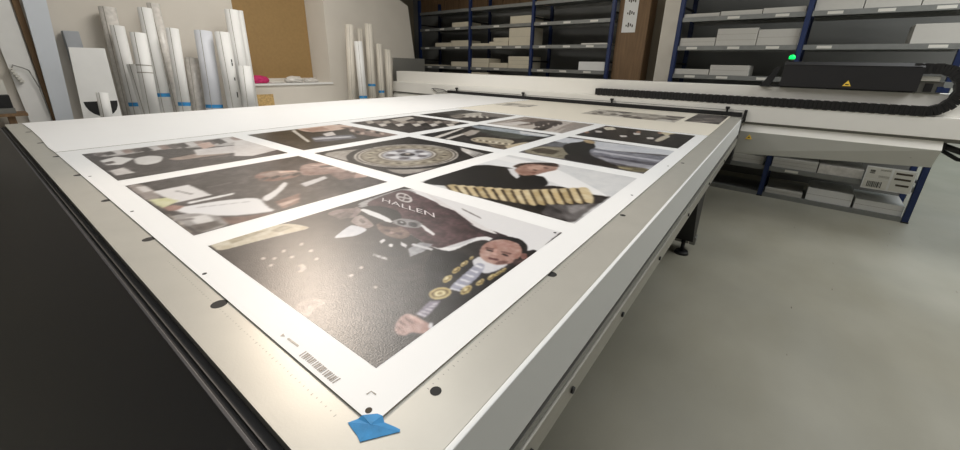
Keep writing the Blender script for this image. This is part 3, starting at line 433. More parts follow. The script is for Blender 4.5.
  (50, 42, 42, (12050, 15870, 11920, 15720, 11800, 15620, 11710, 15590, 11670, 15630, 11680, 15730, 11750, 15890, 11860, 16060, 12000, 16210, 12120, 16320, 12220, 16350, 12260, 16310, 12240, 16200, 12170, 16040)),
  (190, 166, 154, (11980, 15300, 11850, 15150, 11730, 15060, 11640, 15030, 11600, 15070, 11620, 15170, 11680, 15320, 11790, 15480, 11920, 15630, 12050, 15730, 12140, 15760, 12180, 15720, 12160, 15610, 12090, 15460)),
  (50, 42, 42, (11910, 14740, 11780, 14610, 11660, 14520, 11580, 14490, 11540, 14530, 11550, 14630, 11620, 14770, 11720, 14930, 11850, 15070, 11970, 15160, 12060, 15190, 12100, 15150, 12090, 15050, 12020, 14900)),
  (190, 166, 154, (11840, 14210, 11710, 14080, 11600, 13990, 11510, 13970, 11470, 14010, 11490, 14110, 11550, 14240, 11660, 14390, 11780, 14530, 11900, 14620, 11990, 14640, 12030, 14600, 12010, 14500, 11940, 14360)),
  (50, 42, 42, (12770, 14880, 12630, 14740, 12510, 14640, 12420, 14620, 12370, 14660, 12390, 14760, 12470, 14910, 12580, 15070, 12720, 15220, 12850, 15320, 12950, 15350, 12990, 15310, 12970, 15200, 12890, 15040)),
  (190, 166, 154, (12690, 14330, 12550, 14190, 12430, 14100, 12340, 14080, 12300, 14120, 12310, 14220, 12390, 14360, 12500, 14510, 12640, 14650, 12760, 14750, 12860, 14780, 12900, 14730, 12880, 14630, 12800, 14480)),
 ]),
 (2, 2): ((52, 46, 46), [
  (170, 160, 150, (14020, 18960, 14630, 19060, 14210, 18120, 13500, 17860)),
  (30, 26, 26, (13450, 17750, 14020, 17820, 13640, 16960, 12970, 16740)),
  (110, 98, 92, (14440, 18570, 15050, 18660, 14620, 17730, 13890, 17480)),
  (206, 198, 190, (13850, 17370, 14420, 17430, 14030, 16570, 13350, 16360)),
  (170, 160, 150, (14850, 18170, 15480, 18250, 15030, 17330, 14290, 17090)),
  (30, 26, 26, (14240, 16980, 14830, 17040, 14420, 16190, 13730, 15990)),
  (110, 98, 92, (15270, 17770, 15910, 17840, 15440, 16930, 14690, 16700)),
  (206, 198, 190, (14640, 16590, 15240, 16640, 14820, 15800, 14110, 15610)),
  (170, 160, 150, (15690, 17360, 16340, 17430, 15860, 16520, 15090, 16300)),
  (30, 26, 26, (15040, 16200, 15650, 16240, 15210, 15410, 14490, 15230)),
  (110, 98, 92, (16110, 16950, 16770, 17010, 16280, 16120, 15500, 15910)),
  (206, 198, 190, (15440, 15800, 16060, 15840, 15610, 15020, 14880, 14850)),
  (170, 160, 150, (16540, 16540, 17210, 16590, 16700, 15710, 15900, 15510)),
  (30, 26, 26, (15850, 15410, 16480, 15440, 16010, 14620, 15270, 14460)),
  (110, 98, 92, (16970, 16130, 17650, 16170, 17130, 15300, 16320, 15110)),
  (206, 198, 190, (16260, 15010, 16890, 15030, 16420, 14230, 15660, 14070)),
  (170, 160, 150, (17400, 15710, 18090, 15750, 17550, 14880, 16730, 14710)),
  (30, 26, 26, (16670, 14600, 17320, 14620, 16820, 13830, 16050, 13680)),
  (110, 98, 92, (17840, 15290, 18540, 15320, 17990, 14470, 17150, 14300)),
  (206, 198, 190, (17080, 14200, 17740, 14200, 17230, 13420, 16450, 13290)),
  (170, 160, 150, (18280, 14870, 18990, 14890, 18420, 14050, 17560, 13890)),
  (30, 26, 26, (17500, 13790, 18170, 13790, 17650, 13020, 16850, 12890)),
  (180, 172, 164, (15900, 18560, 18070, 18800, 17750, 17920, 15580, 17130)),
 ]),
 (3, 2): ((48, 43, 43), [
  (70, 68, 66, (21260, 18910, 24870, 18820, 25020, 16390, 21370, 16340)),
  (180, 174, 164, (22300, 17110, 24190, 16790, 24330, 14910, 21690, 14500, 20780, 15650)),
  (120, 112, 104, (20600, 17060, 22300, 17110, 20610, 15510, 19700, 15500)),
  (60, 54, 52, (21750, 16300, 21590, 16180, 21430, 16100, 21330, 16080, 21290, 16110, 21320, 16200, 21420, 16330, 21570, 16470, 21740, 16590, 21890, 16680, 22000, 16700, 22040, 16660, 22010, 16570, 21900, 16440)),
  (206, 198, 186, (21500, 15750, 21340, 15630, 21190, 15550, 21090, 15530, 21050, 15570, 21080, 15650, 21180, 15780, 21320, 15910, 21490, 16030, 21640, 16110, 21740, 16130, 21780, 16100, 21750, 16010, 21650, 15880)),
  (60, 54, 52, (21260, 15210, 21100, 15100, 20950, 15030, 20850, 15010, 20820, 15040, 20850, 15130, 20940, 15240, 21080, 15370, 21240, 15480, 21390, 15560, 21490, 15580, 21530, 15550, 21500, 15460, 21400, 15340)),
  (206, 198, 186, (22080, 15520, 21910, 15400, 21760, 15330, 21660, 15300, 21620, 15340, 21650, 15430, 21750, 15550, 21900, 15680, 22070, 15800, 22230, 15880, 22340, 15910, 22380, 15870, 22340, 15780, 22230, 15650)),
  (60, 54, 52, (21830, 14980, 21660, 14870, 21510, 14800, 21410, 14780, 21370, 14810, 21410, 14900, 21500, 15010, 21650, 15140, 21810, 15260, 21970, 15330, 22070, 15350, 22110, 15320, 22080, 15230, 21970, 15110)),
  (206, 198, 186, (22680, 15280, 22500, 15170, 22350, 15090, 22240, 15070, 22200, 15110, 22240, 15200, 22340, 15320, 22490, 15450, 22670, 15570, 22830, 15650, 22940, 15670, 22980, 15640, 22940, 15540, 22830, 15420)),
  (60, 54, 52, (22410, 14740, 22240, 14630, 22090, 14560, 21980, 14540, 21940, 14580, 21980, 14660, 22080, 14780, 22230, 14910, 22400, 15020, 22560, 15100, 22660, 15120, 22700, 15080, 22670, 14990, 22560, 14870)),
  (206, 198, 186, (22150, 14220, 21980, 14110, 21840, 14050, 21730, 14030, 21690, 14070, 21730, 14150, 21830, 14260, 21970, 14380, 22140, 14490, 22290, 14560, 22400, 14580, 22440, 14550, 22400, 14460, 22300, 14340)),
  (110, 104, 100, (24650, 16730, 24650, 13620, 22780, 13470, 22490, 15300)),
 ]),
}
MARKS = [
  (96, 88, 78, (-520, 1030, -520, 1010, -410, 1020, -410, 1040)),
  (96, 88, 78, (-520, 980, -520, 960, -410, 960, -410, 990)),
  (96, 88, 78, (-520, 940, -510, 910, -410, 910, -410, 950)),
  (96, 88, 78, (-510, 890, -510, 870, -410, 880, -410, 900)),
  (96, 88, 78, (-510, 850, -510, 820, -410, 830, -410, 860)),
  (96, 88, 78, (-510, 810, -510, 780, -410, 780, -410, 810)),
  (96, 88, 78, (-510, 760, -510, 750, -410, 750, -410, 770)),
  (96, 88, 78, (-510, 720, -510, 700, -410, 700, -410, 720)),
  (96, 88, 78, (-510, 680, -510, 650, -410, 650, -410, 680)),
  (96, 88, 78, (-510, 640, -510, 620, -410, 620, -410, 640)),
  (96, 88, 78, (-510, 600, -510, 570, -410, 570, -410, 600)),
  (96, 88, 78, (-510, 560, -510, 520, -410, 520, -410, 560)),
  (96, 88, 78, (-510, 510, -510, 500, -410, 500, -410, 510)),
  (96, 88, 78, (-510, 470, -510, 450, -410, 450, -410, 470)),
  (96, 88, 78, (-510, 430, -510, 400, -410, 400, -410, 430)),
  (96, 88, 78, (-510, 390, -510, 380, -410, 370, -410, 390)),
  (96, 88, 78, (-510, 360, -510, 330, -410, 330, -410, 350)),
  (96, 88, 78, (-510, 320, -510, 290, -410, 280, -410, 310)),
  (96, 88, 78, (-510, 280, -510, 260, -400, 260, -400, 270)),
  (96, 88, 78, (-510, 240, -510, 220, -400, 210, -400, 230)),
  (130, 124, 114, (-480, 1640, -420, 1660, -440, 1570)),
  (130, 124, 114, (-450, 1500, -420, 1500, -410, 1220, -440, 1210)),
  (130, 124, 114, (-350, -250, -280, -260, -290, -270, -350, -270)),
  (130, 124, 114, (-280, -260, -270, -350, -290, -360, -290, -270)),
 ]
DOTS = [(-0.048, -0.047), (-0.049, 0.452), (0.56, 0.014), (-0.046, 1.468), (-0.046, 0.958), (0.993, -0.046), (1.502, -0.047)]
SHEET2_EDGE = [(-0.062, 3.176), (-0.056, 2.868), (-0.058, 2.477), (-0.066, 2.191), (-0.062, 2.003)]
TAPE = [(-0.072, -0.04), (-0.062, -0.045), (-0.057, -0.047), (-0.045, -0.059), (-0.043, -0.066), (-0.046, -0.073), (-0.042, -0.088), (-0.041, -0.094), (-0.043, -0.096), (-0.078, -0.071), (-0.075, -0.061), (-0.074, -0.052)]
ROOF_TEXT = [(0.429, 0.516), (0.438, 0.309), (0.472, 0.591)]
# ------------------------------------------------------------------ materials
def lin(c):
    c = c / 255.0
    return c / 12.92 if c <= 0.04045 else ((c + 0.055) / 1.055) ** 2.4
_m = {}
def mat(name, rgb, rough=0.6, metal=0.0, var=0.0, scale=8.0, bump=0.0, bscale=200.0, coat=0.0, emit=0.0, spec=0.5, stretch=None):
    if name in _m: return _m[name]
    m = bpy.data.materials.new(name); m.use_nodes = True
    nt = m.node_tree; b = nt.nodes['Principled BSDF']
    col = tuple(lin(c) for c in rgb) + (1,)
    b.inputs['Base Color'].default_value = col
    b.inputs['Roughness'].default_value = rough
    b.inputs['Metallic'].default_value = metal
    b.inputs['Specular IOR Level'].default_value = spec
    b.inputs['Coat Weight'].default_value = coat
    b.inputs['Coat Roughness'].default_value = 0.25
    tc = nt.nodes.new('ShaderNodeTexCoord')
    vec = tc.outputs['Object']
    if stretch:
        mp = nt.nodes.new('ShaderNodeMapping'); mp.inputs['Scale'].default_value = stretch
        nt.links.new(vec, mp.inputs['Vector']); vec = mp.outputs['Vector']
    if var:
        n = nt.nodes.new('ShaderNodeTexNoise'); n.inputs['Scale'].default_value = scale; n.inputs['Detail'].default_value = 5
        nt.links.new(vec, n.inputs['Vector'])
        r = nt.nodes.new('ShaderNodeValToRGB')
        r.color_ramp.elements[0].position = 0.3; r.color_ramp.elements[1].position = 0.7
        r.color_ramp.elements[0].color = tuple(max(0, c * (1 - var)) for c in col[:3]) + (1,)
        r.color_ramp.elements[1].color = tuple(min(1, c * (1 + var)) for c in col[:3]) + (1,)
        nt.links.new(n.outputs['Fac'], r.inputs['Fac']); nt.links.new(r.outputs['Color'], b.inputs['Base Color'])
    if bump:
        n2 = nt.nodes.new('ShaderNodeTexNoise'); n2.inputs['Scale'].default_value = bscale; n2.inputs['Detail'].default_value = 2
        nt.links.new(vec, n2.inputs['Vector'])
        bp = nt.nodes.new('ShaderNodeBump'); bp.inputs['Strength'].default_value = bump; bp.inputs['Distance'].default_value = 0.001
        nt.links.new(n2.outputs['Fac'], bp.inputs['Height']); nt.links.new(bp.outputs['Normal'], b.inputs['Normal'])
    if emit:
        b.inputs['Emission Color'].default_value = col; b.inputs['Emission Strength'].default_value = emit
    _m[name] = m
    return m
def ink(rgb):
    return mat('ink_%02x%02x%02x' % tuple(rgb), rgb, rough=0.36, var=0.06, scale=60, bump=0.35, bscale=420, spec=0.6)

M = dict(
    bed=mat('satin_aluminium_bed', (184, 182, 174), 0.38, 0.3, 0.03, 14, 0.05, 300),
    beam_shade=mat('shaded_cream_coat', (196, 196, 190), 0.5, 0, 0.012, 3),  # darker beam coat: shade of the cover's down-sloping face put into the colour
    rail=mat('white_powder_coat', (226, 228, 228), 0.4, 0, 0.01, 4),
    beam=mat('cream_powder_coat', (240, 238, 232), 0.45, 0, 0.012, 3),
    steel=mat('grey_steel', (140, 140, 136), 0.4, 0.5, 0.05, 20),
    alu=mat('brushed_aluminium', (176, 174, 166), 0.4, 0.5, 0.06, 30, stretch=(1, 20, 20)),
    dark=mat('black_metal', (22, 22, 24), 0.5),
    gap=mat('black_rubber_gap_shade', (10, 10, 12), 0.7),  # rubber parts, and the painted recess shade under the side rail
    cover=mat('anthracite_cover', (36, 37, 43), 0.42, 0, 0.02, 40, 0.08, 500),
    rim=mat('anthracite_rim', (56, 53, 51), 0.5),
    paper=mat('white_printed_board', (232, 233, 233), 0.45, 0, 0.01, 6, 0.06, 500),
    blank=mat('white_blank_board', (240, 240, 240), 0.5, 0, 0.008, 4),
    far=mat('cream_board', (234, 228, 214), 0.4, 0, 0.01, 4),
    edge=mat('board_edge', (150, 144, 132), 0.7),
    tape=mat('blue_masking_tape', (52, 138, 196), 0.65, 0, 0.12, 60, 0.4, 150),
    chain=mat('black_chain_plastic', (26, 25, 25), 0.55, 0, 0.15, 60),
    box=mat('black_carriage', (30, 29, 31), 0.55, 0, 0.05, 20),
    blue=mat('blue_rack_post', (26, 46, 92), 0.45),
    shelf=mat('galvanised_shelf', (138, 140, 138), 0.45, 0.4, 0.06, 20),
    carton=mat('cream_cardboard', (206, 198, 178), 0.75, 0, 0.03, 10),
    carton2=mat('grey_white_paper_stack', (198, 196, 190), 0.75, 0, 0.04, 30, stretch=(1, 1, 20)),
    label=mat('shelf_label_card', (222, 220, 212), 0.6),
    black=mat('printed_black', (24, 24, 26), 0.6),
    wrap=mat('plastic_wrap', (212, 208, 202), 0.25, 0, 0.14, 24, 0.6, 40),
    roll=mat('paper_tube_white', (232, 232, 230), 0.55, 0, 0.025, 8),
    roll2=mat('paper_tube_cream', (220, 214, 202), 0.6, 0, 0.03, 8),
    roll3=mat('paper_tube_bluish', (216, 219, 226), 0.5, 0, 0.03, 8),
    hole=mat('tube_core_dark', (70, 62, 52), 0.8),
    wall=mat('warm_white_plaster', (214, 208, 198), 0.85, 0, 0.03, 2.5, 0.1, 60),
    wallg=mat('grey_board_wall', (128, 127, 122), 0.85, 0, 0.03, 2),
    wallt=mat('tan_wall', (140, 130, 112), 0.85, 0, 0.06, 2),
    walld=mat('dark_grey_wall', (120, 121, 119), 0.85, 0, 0.05, 2),
    brown=mat('brown_hardboard', (158, 128, 82), 0.7, 0, 0.06, 30, 0.1, 200),
    wood=mat('rough_pine', (124, 98, 70), 0.7, 0, 0.18, 6, 0.1, 60, stretch=(8, 8, 0.6)),
    osb=mat('chipboard', (186, 156, 104), 0.8, 0, 0.3, 60),
    pink=mat('pink_cloth', (196, 44, 104), 0.7, 0, 0.2, 20),
    yellow=mat('warning_yellow', (255, 214, 84), 0.5),
    green=mat('green_indicator', (0, 235, 90), 0.4, emit=1.6),
    ceil=mat('ceiling_grey', (200, 198, 192), 0.9, 0, 0.02, 2),
    blueb=mat('blue_poly_board', (214, 220, 228), 0.5, 0, 0.03, 3),
    greyp=mat('grey_printed_box', (168, 172, 178), 0.6, 0, 0.08, 12),
)
def floor_material():
    m = bpy.data.materials.new('painted_concrete_floor'); m.use_nodes = True
    nt = m.node_tree; b = nt.nodes['Principled BSDF']; L = nt.links.new
    tc = nt.nodes.new('ShaderNodeTexCoord')
    def noise(sc, det, st=None):
        n = nt.nodes.new('ShaderNodeTexNoise'); n.inputs['Scale'].default_value = sc; n.inputs['Detail'].default_value = det
        if st:
            mp = nt.nodes.new('ShaderNodeMapping'); mp.inputs['Scale'].default_value = st; mp.inputs['Rotation'].default_value = (0, 0, 0.6)
            L(tc.outputs['Object'], mp.inputs['Vector']); L(mp.outputs['Vector'], n.inputs['Vector'])
        else: L(tc.outputs['Object'], n.inputs['Vector'])
        return n
    def ramp(n, p0, p1, c0, c1):
        r = nt.nodes.new('ShaderNodeValToRGB'); e = r.color_ramp.elements
        e[0].position = p0; e[1].position = p1
        e[0].color = tuple(lin(c) for c in c0) + (1,); e[1].color = tuple(lin(c) for c in c1) + (1,)
        L(n.outputs['Fac'], r.inputs['Fac']); return r
    r1 = ramp(noise(1.6, 6), 0.3, 0.7, (152, 150, 138), (164, 161, 148))
    r2 = ramp(noise(1.3, 8, (1, 2.2, 1)), 0.3, 0.65, (242, 241, 236), (255, 255, 255))
    r3 = ramp(noise(7.0, 2, (1, 8, 1)), 0.215, 0.25, (130, 120, 112), (255, 255, 255))
    mx = nt.nodes.new('ShaderNodeMix'); mx.data_type = 'RGBA'; mx.blend_type = 'MULTIPLY'; mx.inputs['Factor'].default_value = 1
    mx2 = nt.nodes.new('ShaderNodeMix'); mx2.data_type = 'RGBA'; mx2.blend_type = 'MULTIPLY'; mx2.inputs['Factor'].default_value = 1
    L(r1.outputs['Color'], mx.inputs['A']); L(r2.outputs['Color'], mx.inputs['B'])
    L(mx.outputs['Result'], mx2.inputs['A']); L(r3.outputs['Color'], mx2.inputs['B'])
    L(mx2.outputs['Result'], b.inputs['Base Color'])
    b.inputs['Roughness'].default_value = 0.5
    n = noise(120, 2); bp = nt.nodes.new('ShaderNodeBump'); bp.inputs['Strength'].default_value = 0.15; bp.inputs['Distance'].default_value = 0.001
    L(n.outputs['Fac'], bp.inputs['Height']); L(bp.outputs['Normal'], b.inputs['Normal'])
    return m
M['floor'] = floor_material()

# ------------------------------------------------------------------ mesh builder
class MB:
    def __init__(s): s.v = []; s.f = []; s.mi = []; s.sm = []; s.mats = []
    def mid(s, m):
        if m not in s.mats: s.mats.append(m)
        return s.mats.index(m)
    def face(s, pts, m, smooth=False):
        i = len(s.v); s.v += [tuple(p) for p in pts]; s.f.append(tuple(range(i, i + len(pts)))); s.mi.append(s.mid(m)); s.sm.append(smooth)
    def box(s, a, b, m, T=None, bev=0.0):
        x0, y0, z0 = a; x1, y1, z1 = b
        if x0 > x1: x0, x1 = x1, x0
        if y0 > y1: y0, y1 = y1, y0
        if z0 > z1: z0, z1 = z1, z0
        if bev:
            bm = bmesh.new(); bmesh.ops.create_cube(bm, size=1)
            for v in bm.verts:
                v.co = Vector(((x0 + x1) / 2 + v.co.x * (x1 - x0), (y0 + y1) / 2 + v.co.y * (y1 - y0), (z0 + z1) / 2 + v.co.z * (z1 - z0)))
            bmesh.ops.bevel(bm, geom=list(bm.edges), offset=min(bev, (x1 - x0) * .45, (y1 - y0) * .45, (z1 - z0) * .45), segments=2, affect='EDGES', profile=0.6)
            s.bm(bm, m, T); return
        P = [(x0, y0, z0), (x1, y0, z0), (x1, y1, z0), (x0, y1, z0), (x0, y0, z1), (x1, y0, z1), (x1, y1, z1), (x0, y1, z1)]
        if T: P = [tuple(T @ Vector(p)) for p in P]
        i = len(s.v); s.v += P; k = s.mid(m)
        for q in ((0, 3, 2, 1), (4, 5, 6, 7), (0, 1, 5, 4), (1, 2, 6, 5), (2, 3, 7, 6), (3, 0, 4, 7)):
            s.f.append(tuple(i + j for j in q)); s.mi.append(k); s.sm.append(False)
    def bm(s, bm, m, T=None, smooth=False):
        i = len(s.v); k = s.mid(m); bm.verts.index_update()
        for v in bm.verts: s.v.append(tuple(T @ v.co if T else v.co))
        for f in bm.faces: s.f.append(tuple(i + v.index for v in f.verts)); s.mi.append(k); s.sm.append(smooth)
        bm.free()
    def prism(s, poly, axis, a, b, m):
        """poly 2-D points extruded along axis 'x','y' or 'z' from a to b"""
        def p3(p, t): return {'x': (t, p[0], p[1]), 'y': (p[0], t, p[1]), 'z': (p[0], p[1], t)}[axis]
        area = sum(poly[i][0] * poly[(i + 1) % len(poly)][1] - poly[(i + 1) % len(poly)][0] * poly[i][1] for i in range(len(poly)))
        if (area < 0) != (axis == 'y'): poly = poly[::-1]
        if a > b: a, b = b, a
        n = len(poly); i = len(s.v); k = s.mid(m)
        s.v += [p3(p, a) for p in poly] + [p3(p, b) for p in poly]
        s.f.append(tuple(i + j for j in range(n))[::-1]); s.f.append(tuple(i + n + j for j in range(n)))
        for j in range(n):
            j2 = (j + 1) % n; s.f.append((i + j, i + j2, i + n + j2, i + n + j))
        s.mi += [k] * (n + 2); s.sm += [False] * (n + 2)
    def cyl(s, p, q, r, m, n=20, r2=None, cap=True, inner=None, mcap=None):
        p = Vector(p); q = Vector(q); d = (q - p); a = d.normalized()
        u = a.orthogonal().normalized(); w = a.cross(u); r2 = r if r2 is None else r2
        i = len(s.v); k = s.mid(m)
        ring = lambda c, rr: [tuple(c + (u * math.cos(2 * PI * j / n) + w * math.sin(2 * PI * j / n)) * rr) for j in range(n)]
        s.v += ring(p, r) + ring(q, r2)
        for j in range(n):
            j2 = (j + 1) % n; s.f.append((i + j, i + j2, i + n + j2, i + n + j)); s.mi.append(k); s.sm.append(True)
        if cap:
            s.f.append(tuple(i + j for j in range(n))[::-1]); s.mi.append(k); s.sm.append(False)
            if inner:      # open tube end with a recessed core
                o = len(s.v); s.v += ring(q, inner) + ring(q - a * 0.06, inner); kc = s.mid(mcap or m)
                for j in range(n):
                    j2 = (j + 1) % n
                    s.f.append((i + n + j, i + n + j2, o + j2, o + j)); s.mi.append(k); s.sm.append(False)
                    s.f.append((o + j, o + j2, o + n + j2, o + n + j)); s.mi.append(kc); s.sm.append(True)
                s.f.append(tuple(o + n + j for j in range(n))); s.mi.append(kc); s.sm.append(False)
            else:
                s.f.append(tuple(i + n + j for j in range(n))); s.mi.append(k); s.sm.append(False)
    def tube(s, pts, r, m, n=8):
        for a, b in zip(pts, pts[1:]): s.cyl(a, b, r, m, n)
        for p in pts[1:-1]:
            bm = bmesh.new(); bmesh.ops.create_uvsphere(bm, u_segments=n, v_segments=6, radius=r)
            s.bm(bm, m, Matrix.Translation(Vector(p)), True)
    def build(s, name, parent=None, loc=None, rot=None):
        me = bpy.data.meshes.new(name); me.from_pydata(s.v, [], s.f)
        for m in s.mats: me.materials.append(m)
        me.polygons.foreach_set('material_index', s.mi); me.polygons.foreach_set('use_smooth', s.sm); me.update()
        o = bpy.data.objects.new(name, me); COL.objects.link(o)
        if parent: o.parent = parent
        if loc: o.location = loc
        if rot: o.rotation_euler = rot
        return o
def empty(name, loc=(0, 0, 0), rz=0.0):
    o = bpy.data.objects.new(name, None); COL.objects.link(o); o.location = loc; o.rotation_euler = (0, 0, rz); o.empty_display_size = 0.1
    return o
def tag(o, label, cat, group=None, kind=None):
    o['label'] = label; o['category'] = cat
    if group: o['group'] = group
    if kind: o['kind'] = kind
    return o
def struct(o): o['kind'] = 'structure'; return o
def simple(name, label, cat, a, b, m, bev=0.003, group=None):
    k = MB(); k.box(a, b, m, bev=bev); return tag(k.build(name), label, cat, group)

# ------------------------------------------------------------------ room
k = MB(); k.box((-4, -6, -0.1), (11, 6, 0), M['floor']); struct(k.build('floor'))
k = MB(); k.box((-4, -6, 3.25), (11, 6, 3.35), M['ceil']); struct(k.build('ceiling'))
k = MB(); W = 4.8  # left wall, niche and things beside it scaled about the camera to this depth
k.box((-4, W, 0), (1.866, W + .12, 3.25), M['wall']); k.box((1.866, W, 0), (3.011, W + .12, .99), M['wall'])
k.box((1.866, W, 2.7), (3.011, W + .12, 3.25), M['wall'])
k.prism([(3.011, 0), (4.155, 0), (4.155, 1.369), (4.652, 1.369), (4.538, 2.17), (4.372, 2.239), (4.155, 2.502), (4.155, 3.25), (3.011, 3.25)], 'y', W, W + .1, M['wall'])
struct(k.build('wall_left'))
k = MB()   # splayed reveals and sill of the niche
k.prism([(1.866, W), (1.97, 5.11), (1.8, 5.11), (1.8, W + .12)], 'z', .99, 2.7, M['wall'])
k.prism([(3.011, W), (3.08, W + .12), (3.08, 5.11), (2.913, 5.11)], 'z', .99, 2.7, M['wall'])
k.box((1.88, W - .02, .985), (3.03, 5.11, 1.008), M['roll'], bev=0.004)
k.box((1.97, 5.04, 1.008), (2.92, 5.11, 1.06), M['wall'])
struct(k.build('trim_1'))
k = MB(); k.box((4.155, W - .03, 0), (4.86, W + .2, 1.369), M['wallg'], bev=0.005); struct(k.build('trim_2'))
k = MB(); k.box((-4, 6.0, 0), (6, 6.1, 3.25), M['wallt']); struct(k.build('wall_rear'))
k = MB(); k.box((5.8, -1.75, 0), (5.95, 6.0, 3.25), M['walld']); struct(k.build('wall_back'))
k = MB(); k.box((10.8, -6, 0), (11, -1.75, 3.25), M['wall']); k.box((5.95, -1.75, 0), (11, -1.6, 3.25), M['wall']); struct(k.build('wall_far'))
k = MB(); k.box((-4, -6.1, 0), (11, -6, 3.25), M['wall']); struct(k.build('wall_right'))
k = MB(); k.box((-4.1, -6, 0), (-4, 6, 3.25), M['wall']); struct(k.build('wall_front'))
k = MB()
for i in range(9): k.box((5.74, 2.75 + i * .33, 2.2), (5.8, 3.07 + i * .33, 3.2), M['wood'])
struct(k.build('trim_3'))
k = MB(); k.box((0.205, W - .035, 0), (0.245, W, 3.2), M['wood']); struct(k.build('trim_4'))   # brown timber strip on the wall
k = MB(); k.box((5.02, 1.09, 0), (5.3, 1.47, 3.25), M['wood'], bev=.01); struct(k.build('column_trim'))
bpy.data.objects['column_trim'].name = 'trim_5'
k = MB(); k.box((4.98, .745, 0), (5.12, .92, 3.25), M['roll2'], bev=.006); struct(k.build('trim_6'))
k = MB(); k.box((5.35, .8, 0), (5.45, 1.3, 3.25), M['wallt']); struct(k.build('trim_7'))

# brown board in the niche
k = MB(); k.box((1.975, 5.09, 1.035), (2.91, 5.11, 2.7), M['brown']); tag(k.build('brown_board'), 'large brown hardboard panel filling the niche in the left wall', 'board')
# bench the rolls stand on (behind the table)
be = empty('wall_bench', (0, 3.94, 0)); tag(be, 'low white bench along the left wall carrying the paper rolls', 'bench')
k = MB(); k.box((-.7, .0, .645), (3.95, .855, .685), M['roll'], bev=.004); k.build('bench_top', be)
for x in (-.65, 1.5, 3.85):
    k = MB(); k.box((x, .06, 0), (x + .06, .76, .645), M['steel']); k.build('leg', be)

# ------------------------------------------------------------------ printer table
pr = empty('flatbed_printer', (1.9, 1.6, 0)); tag(pr, 'large flatbed printing table with a satin metal bed and white side rail', 'printer')
P0 = Vector((1.9, 1.6, 0))
def part(k, name, root=pr, org=None, label=None):
    o = k.build(name, root); o.location = -(org if org is not None else P0)
    if label: o['label'] = label
    return o
BX = 3.937
k = MB(); k.prism([(-.128, -.149), (BX, -.149), (BX, 3.345), (2.3, 3.335), (.5, 3.27), (-.128, 3.225)], 'z', .86, .90, M['bed']); part(k, 'table_bed')
k = MB(); k.box((.3, .1, .5), (3.7, 3.1, .86), M['dark']); part(k, 'base_frame')
k = MB(); k.box((-.128, -.157, .772), (3.735, -.149, .900), M['rail'], bev=.002); part(k, 'side_rail', label='white side rail')
k = MB(); k.box((3.735, -.158, .76), (3.938, -.150, .8995), M['dark']); k.box((3.76, -.15, .5), (3.94, .05, .859), M['dark'], bev=.004)
part(k, 'end_bracket', label='black end bracket')
k = MB(); k.box((-.12, -.148, .70), (3.7, -.10, .858), M['gap']); part(k, 'shadow_gap')  # solid black strip, recess shade between the rails put into its colour
k = MB(); k.box((-.12, -.156, .737), (3.7, -.149, .757), M['steel']); part(k, 'guide_strip')
k = MB(); k.box((-.12, -.161, .682), (3.72, -.10, .735), M['alu'], bev=.003); lr = part(k, 'lower_rail')
for x in (.16, .32, .62, 1.0, 1.5, 2.1, 2.8):
    k = MB(); k.cyl((x, -.1612, .708), (x, -.1655, .708), .007, M['dark'], 10); o = k.build('screw', lr); o.location = (0, 0, 0)
k = MB(); k.box((-.139, -.16, .84), (-.1285, 3.225, .887), M['gap']); k.box((-.1405, -.16, .84), (-.139, 3.22, .889), M['rim']); k.box((-.150, -.16, .84), (-.1405, 3.22, .884), M['gap'])
part(k, 'edge_seal', label='black rubber seal along the left edge')
k = MB(); k.prism([(-.150, .897), (-.1535, .896), (-.64, .02), (-.60, .02), (-.150, .84)], 'y', -.16, 3.235, M['cover'])
sc_ = part(k, 'side_cover', label='dark anthracite sloping cover')
k = MB(); k.box((-.1545, -.16, .8985), (-.150, 3.235, .9), M['cover'], bev=.001); part(k, 'cover_rim')
for x, y, r in [(.024, -.088, .0075), (-.070, .328, .0125), (-.068, .725, .0125), (-.066, 1.128, .0125), (-.066, 1.53, .0125), (-.068, 1.951, .012), (-.071, 2.367, .012), (-.071, 2.80, .012), (.379, -.070, .0105), (.80, -.078, .008), (1.62, -.083, .008)]:
    k = MB(); k.cyl((x, y, .8995), (x, y, .90015), r, M['gap'], 20)
    part(k, 'locating_hole')
for side in (0, 1):     # engraved ruler ticks along the stop edges
    k = MB()
    for i in range(60):
        t = .02 + i * .01; h = .004 if i % 5 else .007
        if side: k.box((t, -.076 - h * .5, .8999), (t + .0012, -.076, .9001), M['steel'])
        else: k.box((-.0735 - h * .5, t - .04, .8999), (-.0735, t - .0388, .9001), M['steel'])
    part(k, 'ruler_marks')
def leg(x, y, f=1):
    k = MB(); k.prism([(x - .04, .11), (x + .08, .11), (x + .06, .70), (x - .40, .70)], 'y', y, y + .14 * f, M['dark']); l = part(k, 'leg')
    k = MB(); k.box((x - .03, y + .03 * f, .085), (x + .11, y + .12 * f, .11), M['steel'], bev=.004); k.box((x + .03, y - .01 * f, .06), (x + .11, y + .03 * f, .12), M['steel'], bev=.004); k.build('foot_bracket', l)
    k = MB(); k.cyl((x - .03, y + .06 * f, .02), (x - .03, y + .06 * f, .11), .014, M['dark'], 12); k.cyl((x - .03, y + .06 * f, 0), (x - .03, y + .06 * f, .022), .05, M['dark'], 24, r2=.042); k.build('levelling_foot', l)
for lx, ly in ((2.73, -.095), (.75, .15), (.75, 2.9), (2.73, 2.9)): leg(lx, ly)

